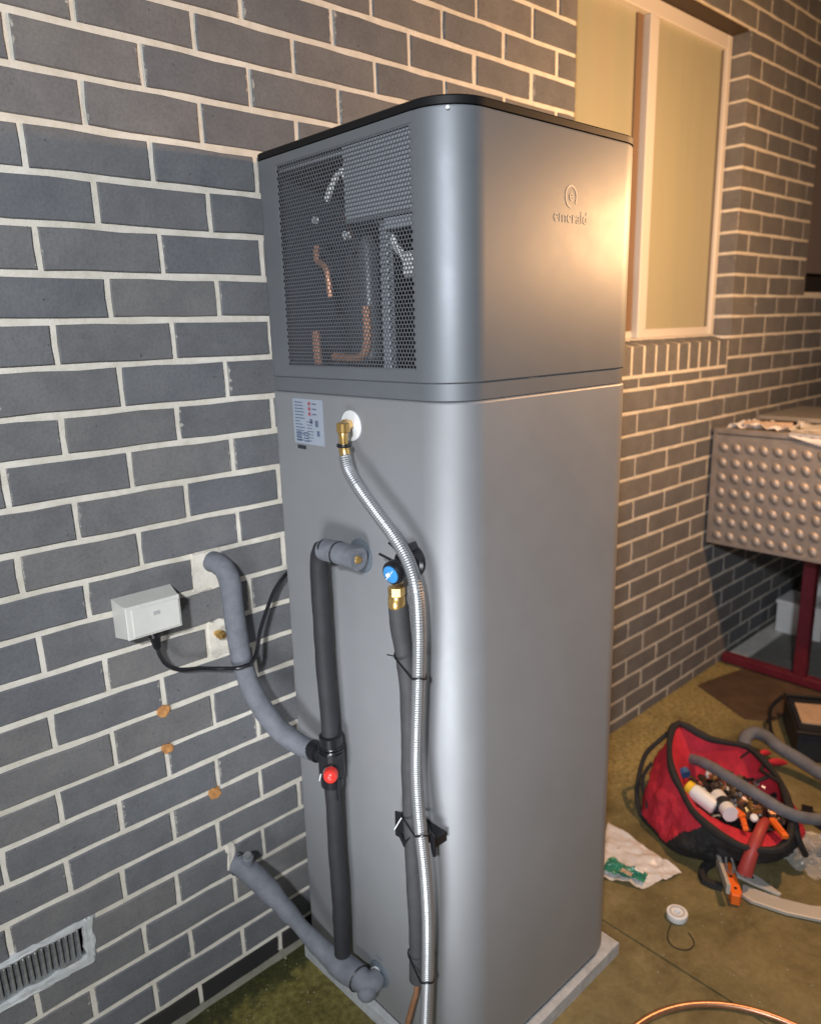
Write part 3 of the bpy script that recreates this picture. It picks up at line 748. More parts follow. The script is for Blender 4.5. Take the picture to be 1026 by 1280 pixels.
lathe('wire_clip', [(0, .008), (.01, .008)], (.47, -.325, 1.850), (-1, 0, 0), SCREENW, heater, seg=8)
lathe('lid_screw', [(0, .0035), (.003, .0035), (.004, .002)], (.4625, -.6065, 2.0165), (-.75, -.66, 0), WHITEP, heater, seg=8)  # white colour stands in for the glint on this screw
# front emblem: ring with a bar, and the maker's word below
def facing_y(x, z, y=TY0-.0006): return Matrix(((1, 0, 0, x), (0, 0, -1, y), (0, 1, 0, z), (0, 0, 0, 1)))
v = []; f = []; N = 28
for rr in (.021, .0165):
    for i in range(N):
        a = 2*math.pi*i/N; v.append((.766+rr*math.cos(a)*.92, TY0-.0006, 1.905+rr*math.sin(a)))
f = [(i, (i+1) % N, N+(i+1) % N, N+i) for i in range(N) if not 20 < i < 25]
mk('emblem', v, f, LOGO, heater, smooth=False)
text_mesh('emblem_letter', 'e', .030, facing_y(.766, 1.8975), LOGO, heater)
text_mesh('brand_word', 'emerald', .033, facing_y(.766, 1.858), LOGO, heater)
# sticker with its print on the left side
def facing_x(y, z, x=TX0-.0012): return Matrix(((0, 0, -1, x), (-1, 0, 0, y), (0, 1, 0, z), (0, 0, 0, 1)))
box('rating_sticker', TX0-.0008, TX0-.0001, -.250, -.140, 1.432, 1.530, STICK, heater)
g = G(); rnd = random.Random(5)
def qd(y0, y1, z0, z1, m_): g.add([(TX0-.0012, y0, z0), (TX0-.0012, y1, z0), (TX0-.0012, y1, z1), (TX0-.0012, y0, z1)], [(0, 3, 2, 1)], m_)
for i in range(13):
    z = 1.523-i*.0068; qd(-.150-rnd.uniform(.015, .034), -.147, z-.0022, z, 0)
for i in range(7):
    z = 1.482-i*.0068; qd(-.215+rnd.uniform(0, .01), -.190, z-.0018, z, 0)
for i in range(3): qd(-.207, -.198, 1.524-i*.011-.007, 1.524-i*.011, 1); qd(-.228, -.212, 1.524-i*.011-.005, 1.524-i*.011-.002, 0)
qd(-.212, -.202, 1.478, 1.488, 0); qd(-.232, -.221, 1.472, 1.486, 0); qd(-.236, -.226, 1.452, 1.464, 0)
for i in range(4): qd(-.17, -.15, 1.458-i*.006-.003, 1.458-i*.006, 0); qd(-.196, -.176, 1.458-i*.006-.003, 1.458-i*.006, 0)
qd(-.182, -.150, 1.420, 1.428, 2); g.mk('printed_text', [PRINTB, PRINTR, PRINTK], heater, smooth=False)
# pipe port cover plates
lathe('port_disc', [(0, .031), (.0025, .031), (.004, .028)], (TX0, -.345, 1.484), (-1, 0, 0), WHITEP, heater, seg=32)
lathe('port_gasket', [(0, .037), (.0025, .037), (.004, .034)], (TX0, -.358, 1.213), (-1, 0, 0), TAPEG, heater, seg=28)
lathe('port_gasket', [(0, .033), (.0025, .033), (.004, .030)], (TX0, -.356, .150), (-1, 0, 0), TAPEG, heater, seg=28)
lathe('port_ring', [(0, .0175), (.008, .0175), (.009, .014)], (TX0-.004, -.352, .151), (-1, 0, 0), WHITEP, heater, seg=20)
text_mesh('port_word', 'INLET', .010, facing_x(-.356, .192, TX0-.0004), PRINTB, heater)

# ================================================================== PIPES AND FITTINGS
def tie(name, c, rx, ry, m, parent, r=.0016, tail=None, axis='z', tilt=0):
    P = []
    for i in range(20):
        a = 2*math.pi*i/20; x, y = rx*math.cos(a), ry*math.sin(a)
        P.append((c[0]+x, c[1]+y, c[2]+tilt*y) if axis == 'z' else (c[0]+x, c[1]+tilt*y, c[2]+y))
    return tube(name, P, r, m, parent, seg=6, step=.01, closed=True)

# brass elbow and braided hose
hose = thing('braided_hose', 'long silver braided hose hanging down the heater side from a brass elbow', 'hose', (.37, -.59, .06))
tube('elbow', [(TX0-.003, -.345, 1.487), (.418, -.352, 1.487), (.405, -.362, 1.485), (.401, -.367, 1.476), (.400, -.369, 1.448)], .0095, BRASS, hose, seg=12, step=.006)
lathe('elbow_nut', [(0, .0125), (.012, .0125)], (.4285, -.3485, 1.487), (-.97, -.2, 0), BRASS, hose, seg=6, smooth=False)
lathe('elbow_shoulder', [(-.002, .011), (.0, .0135), (.016, .0135), (.018, .011)], (.402, -.367, 1.494), (0, 0, -1), BRASS, hose, seg=16)
lathe('collar', [(0, .0135), (.004, .015), (.007, .0135)], (.400, -.369, 1.455), (0, 0, -1), BPLAS, hose, seg=16)
lathe('ferrule', [(0, .0095), (.003, .0110), (.026, .0115), (.030, .0100)], (.3995, -.3695, 1.449), (-.05, -.25, -1), BRASS, hose, seg=16)
HP = [(.398, -.374, 1.430), (.3935, -.389, 1.405), (.389, -.423, 1.376), (.388, -.475, 1.335), (.388, -.530, 1.292), (.385, -.569, 1.252), (.381, -.590, 1.206), (.378, -.597, 1.131), (.378, -.592, 1.033), (.378, -.583, .913),
      (.378, -.579, .824), (.376, -.587, .721), (.376, -.598, .618), (.378, -.600, .504), (.380, -.592, .357), (.372, -.590, .219), (.352, -.602, .12), (.33, -.625, .05), (.30, -.70, .014), (.24, -.80, .014), (.15, -.86, .014)]
tube('hose_braid', HP, .0128, STEEL, hose, seg=14, step=.0024, ridge=.035, angle=20)

# relief valve with drain pipe
rv = thing('relief_valve', 'black pressure relief valve with round blue dial on the heater side', 'valve', (.41, -.52, 1.14))
ax = Vector((-1, -.10, -.18)).normalized()
lathe('valve_flange', [(0, .032), (.006, .032), (.010, .026), (.03, .024)], (TX0-.001, -.522, 1.238), (-1, 0, 0), BPLAS, rv, seg=20)
prism_pts = [(-.026, .010), (-.012, .024), (.008, .032), (.016, .020), (.018, -.020), (.008, -.036), (-.018, -.030)]
v = [(TX0-.001, -.520-p, 1.246+q) for p, q in prism_pts]+[(TX0-.018, -.520-p*.9, 1.246+q*.9) for p, q in prism_pts]; n = 7
mk('valve_housing', v, [tuple(range(7))]+[(i, i+n, (i+1) % n+n, (i+1) % n) for i in range(n)]+[tuple(range(13, 6, -1))], BPLAS, rv, smooth=False)
lathe('valve_bonnet', [(0, .019), (.012, .0215), (.036, .0215), (.040, .0235), (.052, .0235), (.056, .021)], (.430, -.521, 1.236), ax, BPLAS, rv, seg=28)
dc = Vector((.430, -.521, 1.236))+ax*.0555
lathe('dial', [(0, .0175), (.003, .0170), (.004, .014)], dc, ax, BLUE, rv, seg=28)
lathe('dial_hub', [(0, .0048), (.005, .0042)], dc+ax*.003+Vector((0, .003, 0)), ax, WHITEP, rv, seg=10)
for t, L_ in ((2.3, .010), (-.8, .011), (1.0, .008)):
    d = Vector((0, math.cos(t), math.sin(t))); p = dc+ax*.0046
    tube('dial_mark', [p+d*.004, p+d*(.004+L_)], .0009, WHITEP, rv, seg=5, sm=False)
tube('lever', [(.41, -.505, 1.262), (.40, -.494, 1.277)], .0026, BPLAS, rv, seg=6, sm=False)
tube('lever', [(.405, -.499, 1.240), (.392, -.474, 1.252)], .0026, BPLAS, rv, seg=6, sm=False)
lathe('outlet', [(0, .013), (.018, .013)], (.408, -.505, 1.215), (0, 0, -1), BRASS, rv, seg=12)
lathe('outlet_nut', [(0, .0165), (.016, .0165)], (.407, -.504, 1.188), (0, 0, -1), BRASS, rv, seg=6, smooth=False)
lathe('outlet_union', [(0, .0135), (.004, .0165), (.022, .0175), (.028, .015)], (.407, -.5035, 1.172), (0, 0, -1), BRASS, rv, seg=16)
drain = thing('drain_pipe', 'charcoal foam covered drain pipe running down from the blue dial valve behind the braided hose', 'pipe', (.415, -.519, .27))
DP = [(.410, -.503, 1.150), (.412, -.504, 1.10), (.413, -.516, 1.038), (.415, -.522, .97), (.415, -.521, .86), (.415, -.518, .761), (.415, -.520, .609), (.415, -.524, .471), (.415, -.524, .34), (.415, -.521, .272)]
tube('foam_sleeve', DP, .0185, FOAMD, drain, seg=18, lump=.06)
tube('copper_pipe', [(.415, -.521, .285), (.413, -.519, .24), (.408, -.510, .20), (.398, -.494, .12), (.388, -.480, .05), (.38, -.475, .004)], .0064, COPPER, drain, seg=12)
def wrap_tie(A, ra, B, rb, z, tilt, parent):
    A, B = Vector(A), Vector(B); d = B-A; D = d.length; d /= D; nrm = Vector((-d.y, d.x)); al = math.acos((ra-rb)/D); P = []
    for i in range(11):
        a = lerp(al, 2*math.pi-al, i/10); P.append(A+(d*math.cos(a)+nrm*math.sin(a))*ra)
    for i in range(9):
        a = lerp(-al, al, i/8); P.append(B+(d*math.cos(a)+nrm*math.sin(a))*rb)
    tube('cable_tie', [(p.x, p.y, z+tilt*(p.y-A.y)+.003*math.sin(i)) for i, p in enumerate(P)], .0019, BTIE, parent, seg=6, closed=True, sm=False)
wrap_tie((.413, -.515), .0200, (.378, -.593), .0145, 1.046, .06, drain)
wrap_tie((.415, -.519), .0205, (.376, -.592), .0145, .690, -.20, drain)
wrap_tie((.415, -.523), .0200, (.379, -.592), .0145, .345, -.10, drain)
tube('cable_tie_tail', [(.397, -.507, .684), (.389, -.492, .652)], .0012, WHITEP, drain, seg=6, sm=False)  # painted white as the light glint along the black tie tail
tube('cable_tie_tail', [(.400, -.500, 1.044), (.390, -.488, 1.047)], .0014, BTIE, drain, seg=6, sm=False)
# black saddle clip on the casing behind both pipes
clip = thing('pipe_clip', 'black angled saddle clip holding hose and drain pipe to the heater', 'clip', (.43, -.52, .62))
def plate(name, pts, m, parent, t=.004):
    P = [Vector(p) for p in pts]; nrm = (P[1]-P[0]).cross(P[2]-P[0]).normalized()*t; n = len(P)
    v = P+[p+nrm for p in P]
    return mk(name, v, [tuple(reversed(range(n))), tuple(range(n, 2*n))]+[(i, (i+1) % n, n+(i+1) % n, n+i) for i in range(n)], m, parent, smooth=False)
plate('clip_wing', [(.405, -.481, .684), (.409, -.512, .688), (.409, -.512, .624), (.405, -.480, .626)], BPLAS, clip, t=-.004)
plate('clip_wing', [(.402, -.592, .694), (.401, -.604, .690), (.401, -.605, .644), (.402, -.598, .640), (.402, -.592, .66)], BPLAS, clip, t=-.004)
box('clip_back', .4095, TX0-.0005, -.596, -.484, .655, .675, BPLAS, clip)
plate('clip_foot', [(.402, -.490, .645), (.396, -.512, .632), (.396, -.530, .648), (.396, -.512, .616), (.402, -.490, .628)], BPLAS, clip, t=-.003)

# black vertical pipe with its grey elbow sleeve
bp_ = thing('black_foam_pipe', 'thick black foam pipe running vertically down the heater side from a grey elbow sleeve', 'pipe', (.392, -.272, .18))
tube('upper_sleeve', [(.393, -.300, 1.228), (.392, -.285, 1.223), (.392, -.274, 1.205), (.392, -.270, 1.17), (.392, -.270, 1.10), (.392, -.270, .954), (.392, -.275, .84), (.392, -.277, .765)], .0195, FOAMK, bp_, seg=20, lump=.05)
tube('lower_sleeve', [(.392, -.271, .672), (.392, -.275, .614), (.392, -.273, .484), (.392, -.276, .352), (.392, -.272, .182)], .0195, FOAMK, bp_, seg=20, lump=.06)
v, f = tube_vf([(.395, -.288, 1.222), (.397, -.33, 1.224), (.400, -.372, 1.223), (.402, -.398, 1.222)], .0235, 20, .008, True, False, True, 0, .06)
mk('elbow_sleeve', v, f, FOAMG, bp_)
tube('elbow_sleeve', [(.402, -.365, 1.220), (.42, -.362, 1.217), (TX0-.004, -.36, 1.214)], .024, FOAMG, bp_, seg=16)
lathe('brass_plug', [(0, .008), (.004, .008), (.005, .005)], (.3985, -.3975, 1.2225), (-.45, -1, 0), BRASS, bp_, seg=12)
tie('elbow_tie', (.3965, -.338, 1.2235), .0245, .0245, BTIE, bp_, axis='y')
# mixing tee with red knob
tee = thing('mixing_valve', 'black plastic three way mixing valve with a bright red knob on the black pipe', 'valve', (.392, -.276, .66))
lathe('collar', [(0, .022), (.003, .0265), (.026, .0265), (.030, .023), (.040, .023)], (.392, -.277, .785), (0, 0, -1), BPLAS, tee, seg=24)
lathe('collar', [(0, .022), (.003, .026), (.022, .026), (.026, .022), (.036, .022)], (.392, -.273, .652), (0, 0, 1), BPLAS, tee, seg=24)
box('valve_body', .368, .414, -.302, -.250, .676, .754, BPLAS, tee, c=.007)
for zz in (.742, .750, .758): tie('valve_rib', (.392, -.276, zz), .0275, .0285, BPLAS, tee, r=.002)
lathe('branch', [(0, .018), (.012, .018), (.014, .024), (.038, .024), (.042, .020)], (.390, -.246, .719), (-.12, 1, .02), BPLAS, tee, seg=22)
kx = Vector((-.62, -.75, .12)).normalized(); k0 = Vector((.378, -.292, .706))
lathe('knob_collar', [(0, .018), (.016, .018)], k0, kx, BPLAS, tee, seg=20)
lathe('red_knob', [(0, .0165), (.012, .0165), (.020, .0150), (.026, .010), (.028, .003)], k0+kx*.014, kx, RED, tee, seg=24)
lathe('knob_tip', [(0, .0035), (.003, .003)], k0+kx*.0415, kx, RED, tee, seg=8)
box('lever_tab', .384, .390, -.306, -.297, .628, .69, BPLAS, tee, c=.001)
plate('name_tag', [(.3625, -.262, .672), (.3645, -.268, .692), (.3645, -.271, .692), (.3625, -.265, .672)], WHITEP, tee, t=.0008)

# grey pipe from the wall to the valve
pu = thing('grey_foam_pipe', 'grey foam covered pipe curving from upper wall hole down to the red knob valve', 'pipe', (.30, -.05, .72))
tube('foam_sleeve', [(.283, .004, 1.160), (.287, -.016, 1.160), (.294, -.034, 1.148), (.300, -.046, 1.112), (.301, -.052, 1.014), (.307, -.060, .911), (.321, -.080, .832), (.347, -.122, .758), (.373, -.175, .724), (.386, -.212, .718)],
     .0245, FOAMG, pu, seg=22, lump=.05)
box('wall_saddle', .312, .335, -.012, .0, 1.108, 1.120, WHITEP, pu, c=.002)
# lower grey pipe
pl = thing('lower_grey_pipe', 'grey foam pipe sloping from low wall hole to the bottom port of the heater', 'pipe', (.30, -.10, .13))
tube('foam_sleeve', [(.246, -.030, .388), (.262, -.047, .378), (.281, -.062, .352), (.305, -.090, .309), (.332, -.140, .251), (.363, -.20, .186), (.388, -.27, .150), (.398, -.335, .150)],
     lambda t: .0245+.004*math.sin(t*9)+(.003 if t > .8 else 0), FOAMG, pl, seg=20, lump=.10)
lathe('pipe_stub', [(0, .015), (.024, .014), (.027, .011)], (.272, -.060, .388), (-.1, -.3, 1), FOAMG, pl, seg=14)
lathe('stub_cap', [(0, .010), (.004, .010)], (.2685, -.068, .415), (-.1, -.3, 1), ALU, pl, seg=12)
tube('elbow_cover', [(.398, -.322, .152), (.397, -.352, .150), (.410, -.362, .149), (.430, -.360, .150)], lambda t: .0275-.005*t, FOAMG, pl, seg=18, step=.006, lump=.12)
lathe('elbow_bulb', [(-.022, .008), (-.016, .018), (-.006, .024), (.006, .024), (.016, .018), (.022, .008)], (.391, -.366, .140), (0, .3, 1), FOAMG, pl, seg=16)
tie('sleeve_tie', (.396, -.335, .151), .0315, .0315, BTIE, pl, axis='y', r=.0019)
tie('sleeve_tie', (.258, -.043, .381), .027, .027, BTIE, pl, axis='y', r=.0014)

# brass stub poking out of the second mortar patch
st = thing('brass_stub', 'small brass pipe stub poking out of the mortar patch behind the grey pipe', 'pipe fitting', (.29, 0, .975))
lathe('stub_body', [(-.01, .008), (.012, .008), (.013, .011), (.020, .011), (.021, .008), (.028, .007)], (.276, 0, .985), (.25, -1, -.08), BRASS, st, seg=12)

# junction box on the wall and its cable
jb = thing('junction_box', 'off white rectangular power junction box fixed to the grey bricks', 'junction box', (.105, 0, 1.05))
mk('box_body', [(.045, .001, 1.045), (.178, .001, 1.045), (.178, .001, 1.132), (.045, .001, 1.132), (.0475, -.056, 1.056), (.166, -.056, 1.056), (.166, -.056, 1.1275), (.0475, -.056, 1.1275)],
   [(0, 3, 2, 1), (4, 5, 6, 7), (0, 1, 5, 4), (1, 2, 6, 5), (2, 3, 7, 6), (3, 0, 4, 7)], BOXW, jb, smooth=False)
box('lid', .0465, .1668, -.0675, -.0565, 1.0555, 1.1285, BOXW, jb, c=.002)
box('cover_plate', .058, .1625, -.0705, -.0672, 1.060, 1.121, BOXW, jb, c=.0015)
box('latch', .103, .118, -.0722, -.0703, 1.099, 1.107, mat('grey_latch', (.42, .41, .40), .5), jb, c=.0006)
lathe('lid_screw', [(0, .004), (.002, .0035)], (.060, -.0560, 1.0925), (-1, 0, 0), BOXW, jb, seg=8)
cb = thing('power_cable', 'thin black power cable drooping from the junction box to behind the heater', 'cable', (.28, -.04, .91))
lathe('gland', [(0, .020), (.008, .020), (.009, .016), (.016, .016), (.022, .0115), (.045, .0085), (.050, .005)], (.114, -.034, 1.0545), (.10, 0, -1), BPLAS, cb, seg=14)
box('gland_clamp', .092, .134, -.046, -.022, 1.044, 1.0545, BPLAS, cb, c=.002)
tube('flex', [(.118, -.034, 1.016), (.122, -.034, .990), (.130, -.033, .970), (.150, -.032, .948), (.175, -.032, .936), (.210, -.034, .928), (.255, -.052, .918), (.283, -.088, .922), (.305, -.094, .925), (.328, -.080, .930), (.346, -.064, .942),
              (.362, -.052, .972), (.384, -.045, 1.009), (.419, -.036, 1.058), (.455, -.030, 1.088), (.485, -.030, 1.101), (.53, -.03, 1.108)], .0050, BPLAS, cb, seg=10)

# ================================================================== RIGHT SIDE: plated tool chest on a maroon trolley
chest = thing('metal_tool_chest', 'worn aluminium chest of raised tread plate carried on a maroon stand against the wall', 'tool chest', (3.1, -.5, .69))
CX0, CX1, CY0, CY1, CZ0, CZ1 = 2.705, 3.45, -1.05, -.018, .690, 1.205
box('chest_body', CX0+.004, CX1, CY0, CY1, CZ0, CZ1-.02, CHECK, chest, c=.004)
box('rim', CX0-.004, CX0+.035, CY0-.002, CY1+.002, CZ1-.0198, CZ1+.004, CHECK, chest, c=.003)
box('rim', CX0-.002, CX0+.0038, CY0, CY1+.001, CZ0-.003, CZ0+.016, CHECK, chest, c=.001)
box('rim', CX0-.002, CX0+.0038, CY1-.018, CY1+.0015, CZ0+.0163, CZ1-.0202, CHECK, chest, c=.001)
box('lid_panel', CX0+.0352, CX1, CY0, CY1, CZ1-.0198, CZ1, CHECK, chest)
g = G(); dz = .0665; dy = .058; top = CZ1-.055
for r in range(8):
    for c in range(17):
        cy, cz = CY1-.045-c*dy, CZ0+.036+r*dz
        if cz > top+.02: continue
        d = 1 if (r+c) % 2 else -1
        ay, az = math.cos(R_(48+6*d)), math.sin(R_(48+6*d)); V = []; F = []
        for k_, (q, h_) in enumerate(((1, -.0042), (.85, .000), (.5, .0045), (.15, .0060))):
            for i in range(10):
                a = 2*math.pi*i/10; u, w_ = .0275*q*math.cos(a), .0185*q*math.sin(a)
                V.append((CX0-h_*1.0-.0, cy+u*ay-w_*az, cz+u*az+w_*ay))
        F = [(k_*10+i, k_*10+(i+1) % 10, (k_+1)*10+(i+1) % 10, (k_+1)*10+i) for k_ in range(3) for i in range(10)]+[tuple(range(30, 40))]
        g.add(V, F)
g.mk('tread_pattern', CHECK, chest, kind='stuff')
stand = thing('trolley_stand', 'maroon steel stand under the tread plate chest with grey tray near the floor', 'stand', (3.2, -.5, 0))
box('base_rail', 2.955, 3.005, -1.10, -.016, .012, .055, MAROON, stand, c=.004)
box('base_rail', 3.62, 3.66, -1.10, -.10, .012, .055, MAROON, stand, c=.004)
box('post', 2.955, 3.003, -.408, -.352, .0552, .6895, MAROON, stand, c=.004)
box('post', 3.60, 3.65, -.90, -.84, .0552, .6895, MAROON, stand, c=.004)
box('tray', 3.0052, 3.6198, -1.05, -.115, .026, .032, TRAYG, stand)
box('cross_arm', 3.003, 3.60, -.40, -.36, .66, .689, MAROON, stand, c=.003)
bd = box('board', 3.01, 3.66, -.108, -.020, .012, .040, PLANK, c=.002); tag(bd, 'pale narrow board lying on the ground along the wall foot under the chest', 'board')
for i, (x0, y0, x1, y1, z0, z1, lb) in enumerate(((3.46, -.30, 3.66, -.06, .0325, .215, 'white plastic tub on the grey tray under the chest'), (3.68, -.34, 3.86, -.12, 0, .32, 'pale box standing behind the white tub at the end of the trolley'))):
    t = thing('storage_tub' if i == 0 else 'pale_box', lb, 'tub' if i == 0 else 'box', ((x0+x1)/2, (y0+y1)/2, z0))
    box('tub_body', x0+.006, x1-.006, y0+.006, y1-.006, z0, z1-.024, WHITEP, t, c=.004); box('tub_lid', x0, x1, y0, y1, z1-.0238, z1, WHITEP, t, c=.004)
    if i == 0: box('handle_slot', (x0+x1)/2-.03, (x0+x1)/2+.03, y0+.02, y0+.05, z1+.0002, z1+.003, TRAYG, t)
# things lying on the chest
v, f = patch_vf([(2.735, -.33, 1.212), (2.80, -.98, 1.212), (3.2, -.98, 1.215), (3.1, -.30, 1.215)], 26, 22, .020, 9, 3, zmin=1.209, edge=.02)
v = [Vector(p) for p in v]
for p in v:
    if p.x < 2.80 and p.y < -.40: p.z = 1.214-.0*(2.80-p.x); p.x -= .0
wr = mk('plastic_sheet', v, f, WRAP); tag(wr, 'white crumpled plastic sheet spread over the right half of the chest top', 'sheet')
# front flap hanging over the edge
g = G(); nn = 14
V = []
for j in range(8):
    for i in range(nn+1):
        u = i/nn; y = lerp(-.335, -.95, u); drop = .002+(.17*u+.01)*j/7
        V.append((2.699-.004*math.sin(u*14+j)-.002*j/7, y, 1.214-drop))
F = [(j*(nn+1)+i, j*(nn+1)+i+1, (j+1)*(nn+1)+i+1, (j+1)*(nn+1)+i) for j in range(7) for i in range(nn)]
mk('sheet_flap', V, F, WRAP, wr)
v, f = patch_vf([(2.712, -.335, 1.212), (2.712, -.95, 1.212), (2.80, -.95, 1.214), (2.80, -.335, 1.214)], 16, 4, .004, 20, 5, zmin=1.2095); mk('sheet_fold', v, f, WRAP, wr)
v, f = patch_vf([(2.72, -.06, 1.209), (2.73, -.30, 1.209), (2.90, -.30, 1.209), (2.92, -.05, 1.209)], 22, 18, .030, 16, 7, zmin=1.209, edge=.025)
rg = mk('crumpled_rag', v, f, WRAP); tag(rg, 'crumpled white rag at the wall end of the chest top', 'rag')
wb = box('wood_offcut', 2.77, 2.80, -.31, -.12, 1.2095, 1.240, BEIGE, c=.002, rot=.25); tag(wb, 'small tan wood offcut lying among the white rag on the chest', 'offcut')
bt = lathe('steel_cap', [(0, .013), (.010, .013), (.016, .007)], (2.80, -.345, 1.235), (-.4, -.5, .6), mat('bright_cap', (.9, .88, .85), .12, .6), seg=12); tag(bt, 'tiny bright metal cap glinting between rag and white sheet', 'cap')
gs = box('grey_tray_cover', 2.95, 3.42, -.9, -.10, 1.226, 1.245, GREYSHEET, c=.003); tag(gs, 'flat grey metal sheet lying at the back of the chest top', 'metal sheet')

# ================================================================== FLOOR LITTER, RIGHT
sh = prism('brown_sheet', [(2.651, -.05), (2.836, -.09), (3.02, -.14), (2.95, -.50), (2.806, -.57), (2.742, -.47), (2.567, -.43), (2.50, -.34)], .0004, .006, CARD)
tag(sh, 'dark brown damp flat sheet on the ground in front of the maroon stand', 'sheet')
case = thing('black_tool_case', 'black open tool case with a beige card on top, beyond the red bag', 'tool case', (2.5, -.72, 0))
cp = [(2.335, -.61), (2.60, -.455), (2.80, -.78), (2.52, -.95)]
prism('case_body', cp, .001, .115, NAVY, case, bev=.01)
tube('case_rim', [(x, y, .120) for x, y in cp], .011, BPLAS, case, seg=8, closed=True, sm=False)
prism('card_insert', [(2.42, -.59), (2.56, -.51), (2.62, -.60), (2.47, -.68)], .1155, .121, BEIGE, case)
box('case_handle', 2.50, 2.66, -.76, -.72, .1155, .150, BPLAS, case, c=.006, rot=-.5)
tube('case_strap', [(2.56, -.46, .13), (2.50, -.44, .09), (2.44, -.47, .03), (2.42, -.50, .006)], .008, BPLAS, case, seg=6)

# tool bag
bag = thing('tool_bag', 'open red and black fabric tool bag full of fittings lying on the ground', 'tool bag', (1.70, -.60, 0))
rim = [(1.828, -.383, .27), (1.845, -.444, .25), (1.862, -.487, .235), (1.909, -.535, .22), (1.944, -.580, .21), (1.915, -.645, .20), (1.868, -.712, .19), (1.805, -.765, .18), (1.728, -.812, .165), (1.65, -.842, .15),
       (1.596, -.837, .13), (1.556, -.805, .13), (1.528, -.758, .13), (1.523, -.701, .135), (1.534, -.642, .14), (1.553, -.578, .155), (1.60, -.517, .175), (1.648, -.451, .215), (1.764, -.385, .255)]
bot = [(1.83, -.35), (1.86, -.42), (1.89, -.48), (1.92, -.54), (1.95, -.60), (1.95, -.67), (1.93, -.74), (1.88, -.80), (1.80, -.812), (1.722, -.800),
       (1.646, -.755), (1.60, -.700), (1.562, -.655), (1.535, -.612), (1.518, -.575), (1.516, -.545), (1.530, -.500), (1.562, -.440), (1.62, -.365)]
KS = 14
def resamp(L, k=KS):
    P = [Vector(p) if len(p) == 3 else Vector((p[0], p[1], 0)) for p in L]; n = len(P); out = []
    for i in range(n):
        p0, p1, p2, p3 = P[i-1], P[i], P[(i+1) % n], P[(i+2) % n]
        for q in range(k):
            t = q/k; out.append(.5*((2*p1)+(p2-p0)*t+(2*p0-5*p1+4*p2-p3)*t*t+(3*p1-p0-3*p2+p3)*t**3))
    return out
RR, BB = resamp(rim), resamp(bot); NB = len(RR); ctr = Vector((1.73, -.60, 0))
TS = [0, .02, .06]+[.06+.94*i/34 for i in range(1, 35)]
rows = []
for t in TS:
    row = []
    for i in range(NB):
        p = BB[i].lerp(RR[i], t); p.z = RR[i].z*t+.002
        bul = math.sin(math.pi*min(1, t*1.05))*.016
        d = Vector((p.x-ctr.x, p.y-ctr.y, 0)).normalized()
        wv = .020*noise.noise(Vector((p.x*13, p.y*13, p.z*16)))+.013*noise.noise(Vector((p.x*30, p.y*30, p.z*22)))+.005*noise.noise(Vector((p.x*80, p.y*80, p.z*70)))
        row.append(p+d*(bul+wv*math.sin(math.pi*min(t+.05, 1))-(.012 if t == 0 else 0)))
    rows.append(row)
v = [p for r in rows for p in r]; f = []; mi = []
def black_top(a):
    if a < 7.5 or a > 16.6: return .07
    if a < 9: return .07+.9*(a-7.5)/1.5
    if a < 13.9: return .95
    return max(.07, .95-.9*((a-13.9)/1.7)**1.2+.03*math.sin(a*9))
for j in range(len(rows)-1):
    tm = TS[j]
    for i in range(NB):
        f.append((j*NB+i, (j+1)*NB+i, (j+1)*NB+(i+1) % NB, j*NB+(i+1) % NB)); mi.append(1 if tm < black_top(i/KS) else 0)
f.append(tuple(range(NB))); mi.append(1)
mk('bag_shell', v, f, [BAGRED, BAGBLK], bag, mi=mi, angle=70)
# inside lining, flopping down to the pile of fittings
v = []; f = []; NJ = 9
for j in range(NJ):
    t = j/(NJ-1)
    for i in range(NB):
        p = RR[i].copy(); a = math.atan2((p.y+.635)/.165, (p.x-1.765)/.125)
        q = Vector((1.765+.120*math.cos(a), -.635+.165*math.sin(a), .088)); tt = t**.9
        p = p.lerp(q, tt); p.z += .020*math.sin(math.pi*t)*(1 if i/KS > 9 else -1)+.010*noise.noise(p*22)*math.sin(math.pi*t)+.004*noise.noise(p*60)*math.sin(math.pi*t)
        if j == 0: p += (ctr-Vector((p.x, p.y, 0))).normalized()*.003
        v.append(p)
for j in range(NJ-1):
    for i in range(NB): f.append((j*NB+i, j*NB+(i+1) % NB, (j+1)*NB+(i+1) % NB, (j+1)*NB+i))
f.append(tuple(range((NJ-1)*NB, NJ*NB))); mi = [0]*((NJ-1)*NB)+[1]
mk('bag_lining', v, f, [BAGRED, BAGBLK], bag, mi=mi, angle=70)
tube('rim_piping', [tuple(p+Vector((0, 0, .002))) for p in RR[::7]], lambda t: .0115+.002*math.sin(t*40), BAGBLK, bag, seg=8, closed=True, step=.02)
tube('end_piping', [(1.81, -.372, .255), (1.765, -.345, .215), (1.718, -.318, .165), (1.660, -.328, .095), (1.620, -.350, .05), (1.592, -.385, .012)], .008, BAGBLK, bag, seg=8)
tube('end_seam', [(1.735, -.392, .225), (1.690, -.395, .175), (1.640, -.388, .12), (1.612, -.392, .08), (1.590, -.405, .055)], .0035, BAGBLK, bag, seg=6)
tube('end_handle', [(1.690, -.360, .165), (1.650, -.352, .125), (1.628, -.372, .08), (1.612, -.405, .075)], .007, BAGBLK, bag, seg=6)
def strap(P, w_=.012, m=BAGBLK, name='strap'):
    return tube(name, P, w_*.5, m, bag, seg=6, step=.02)
strap([(1.931, -.592, .205), (1.925, -.564, .17), (1.905, -.53, .14), (1.86, -.52, .12)], .008)
strap([(1.843, -.730, .190), (1.86, -.690, .19), (1.877, -.656, .185), (1.93, -.655, .19), (1.99, -.66, .16)])
strap([(1.92, -.625, .205), (1.90, -.665, .20), (1.88, -.70, .195), (1.84, -.66, .16)])
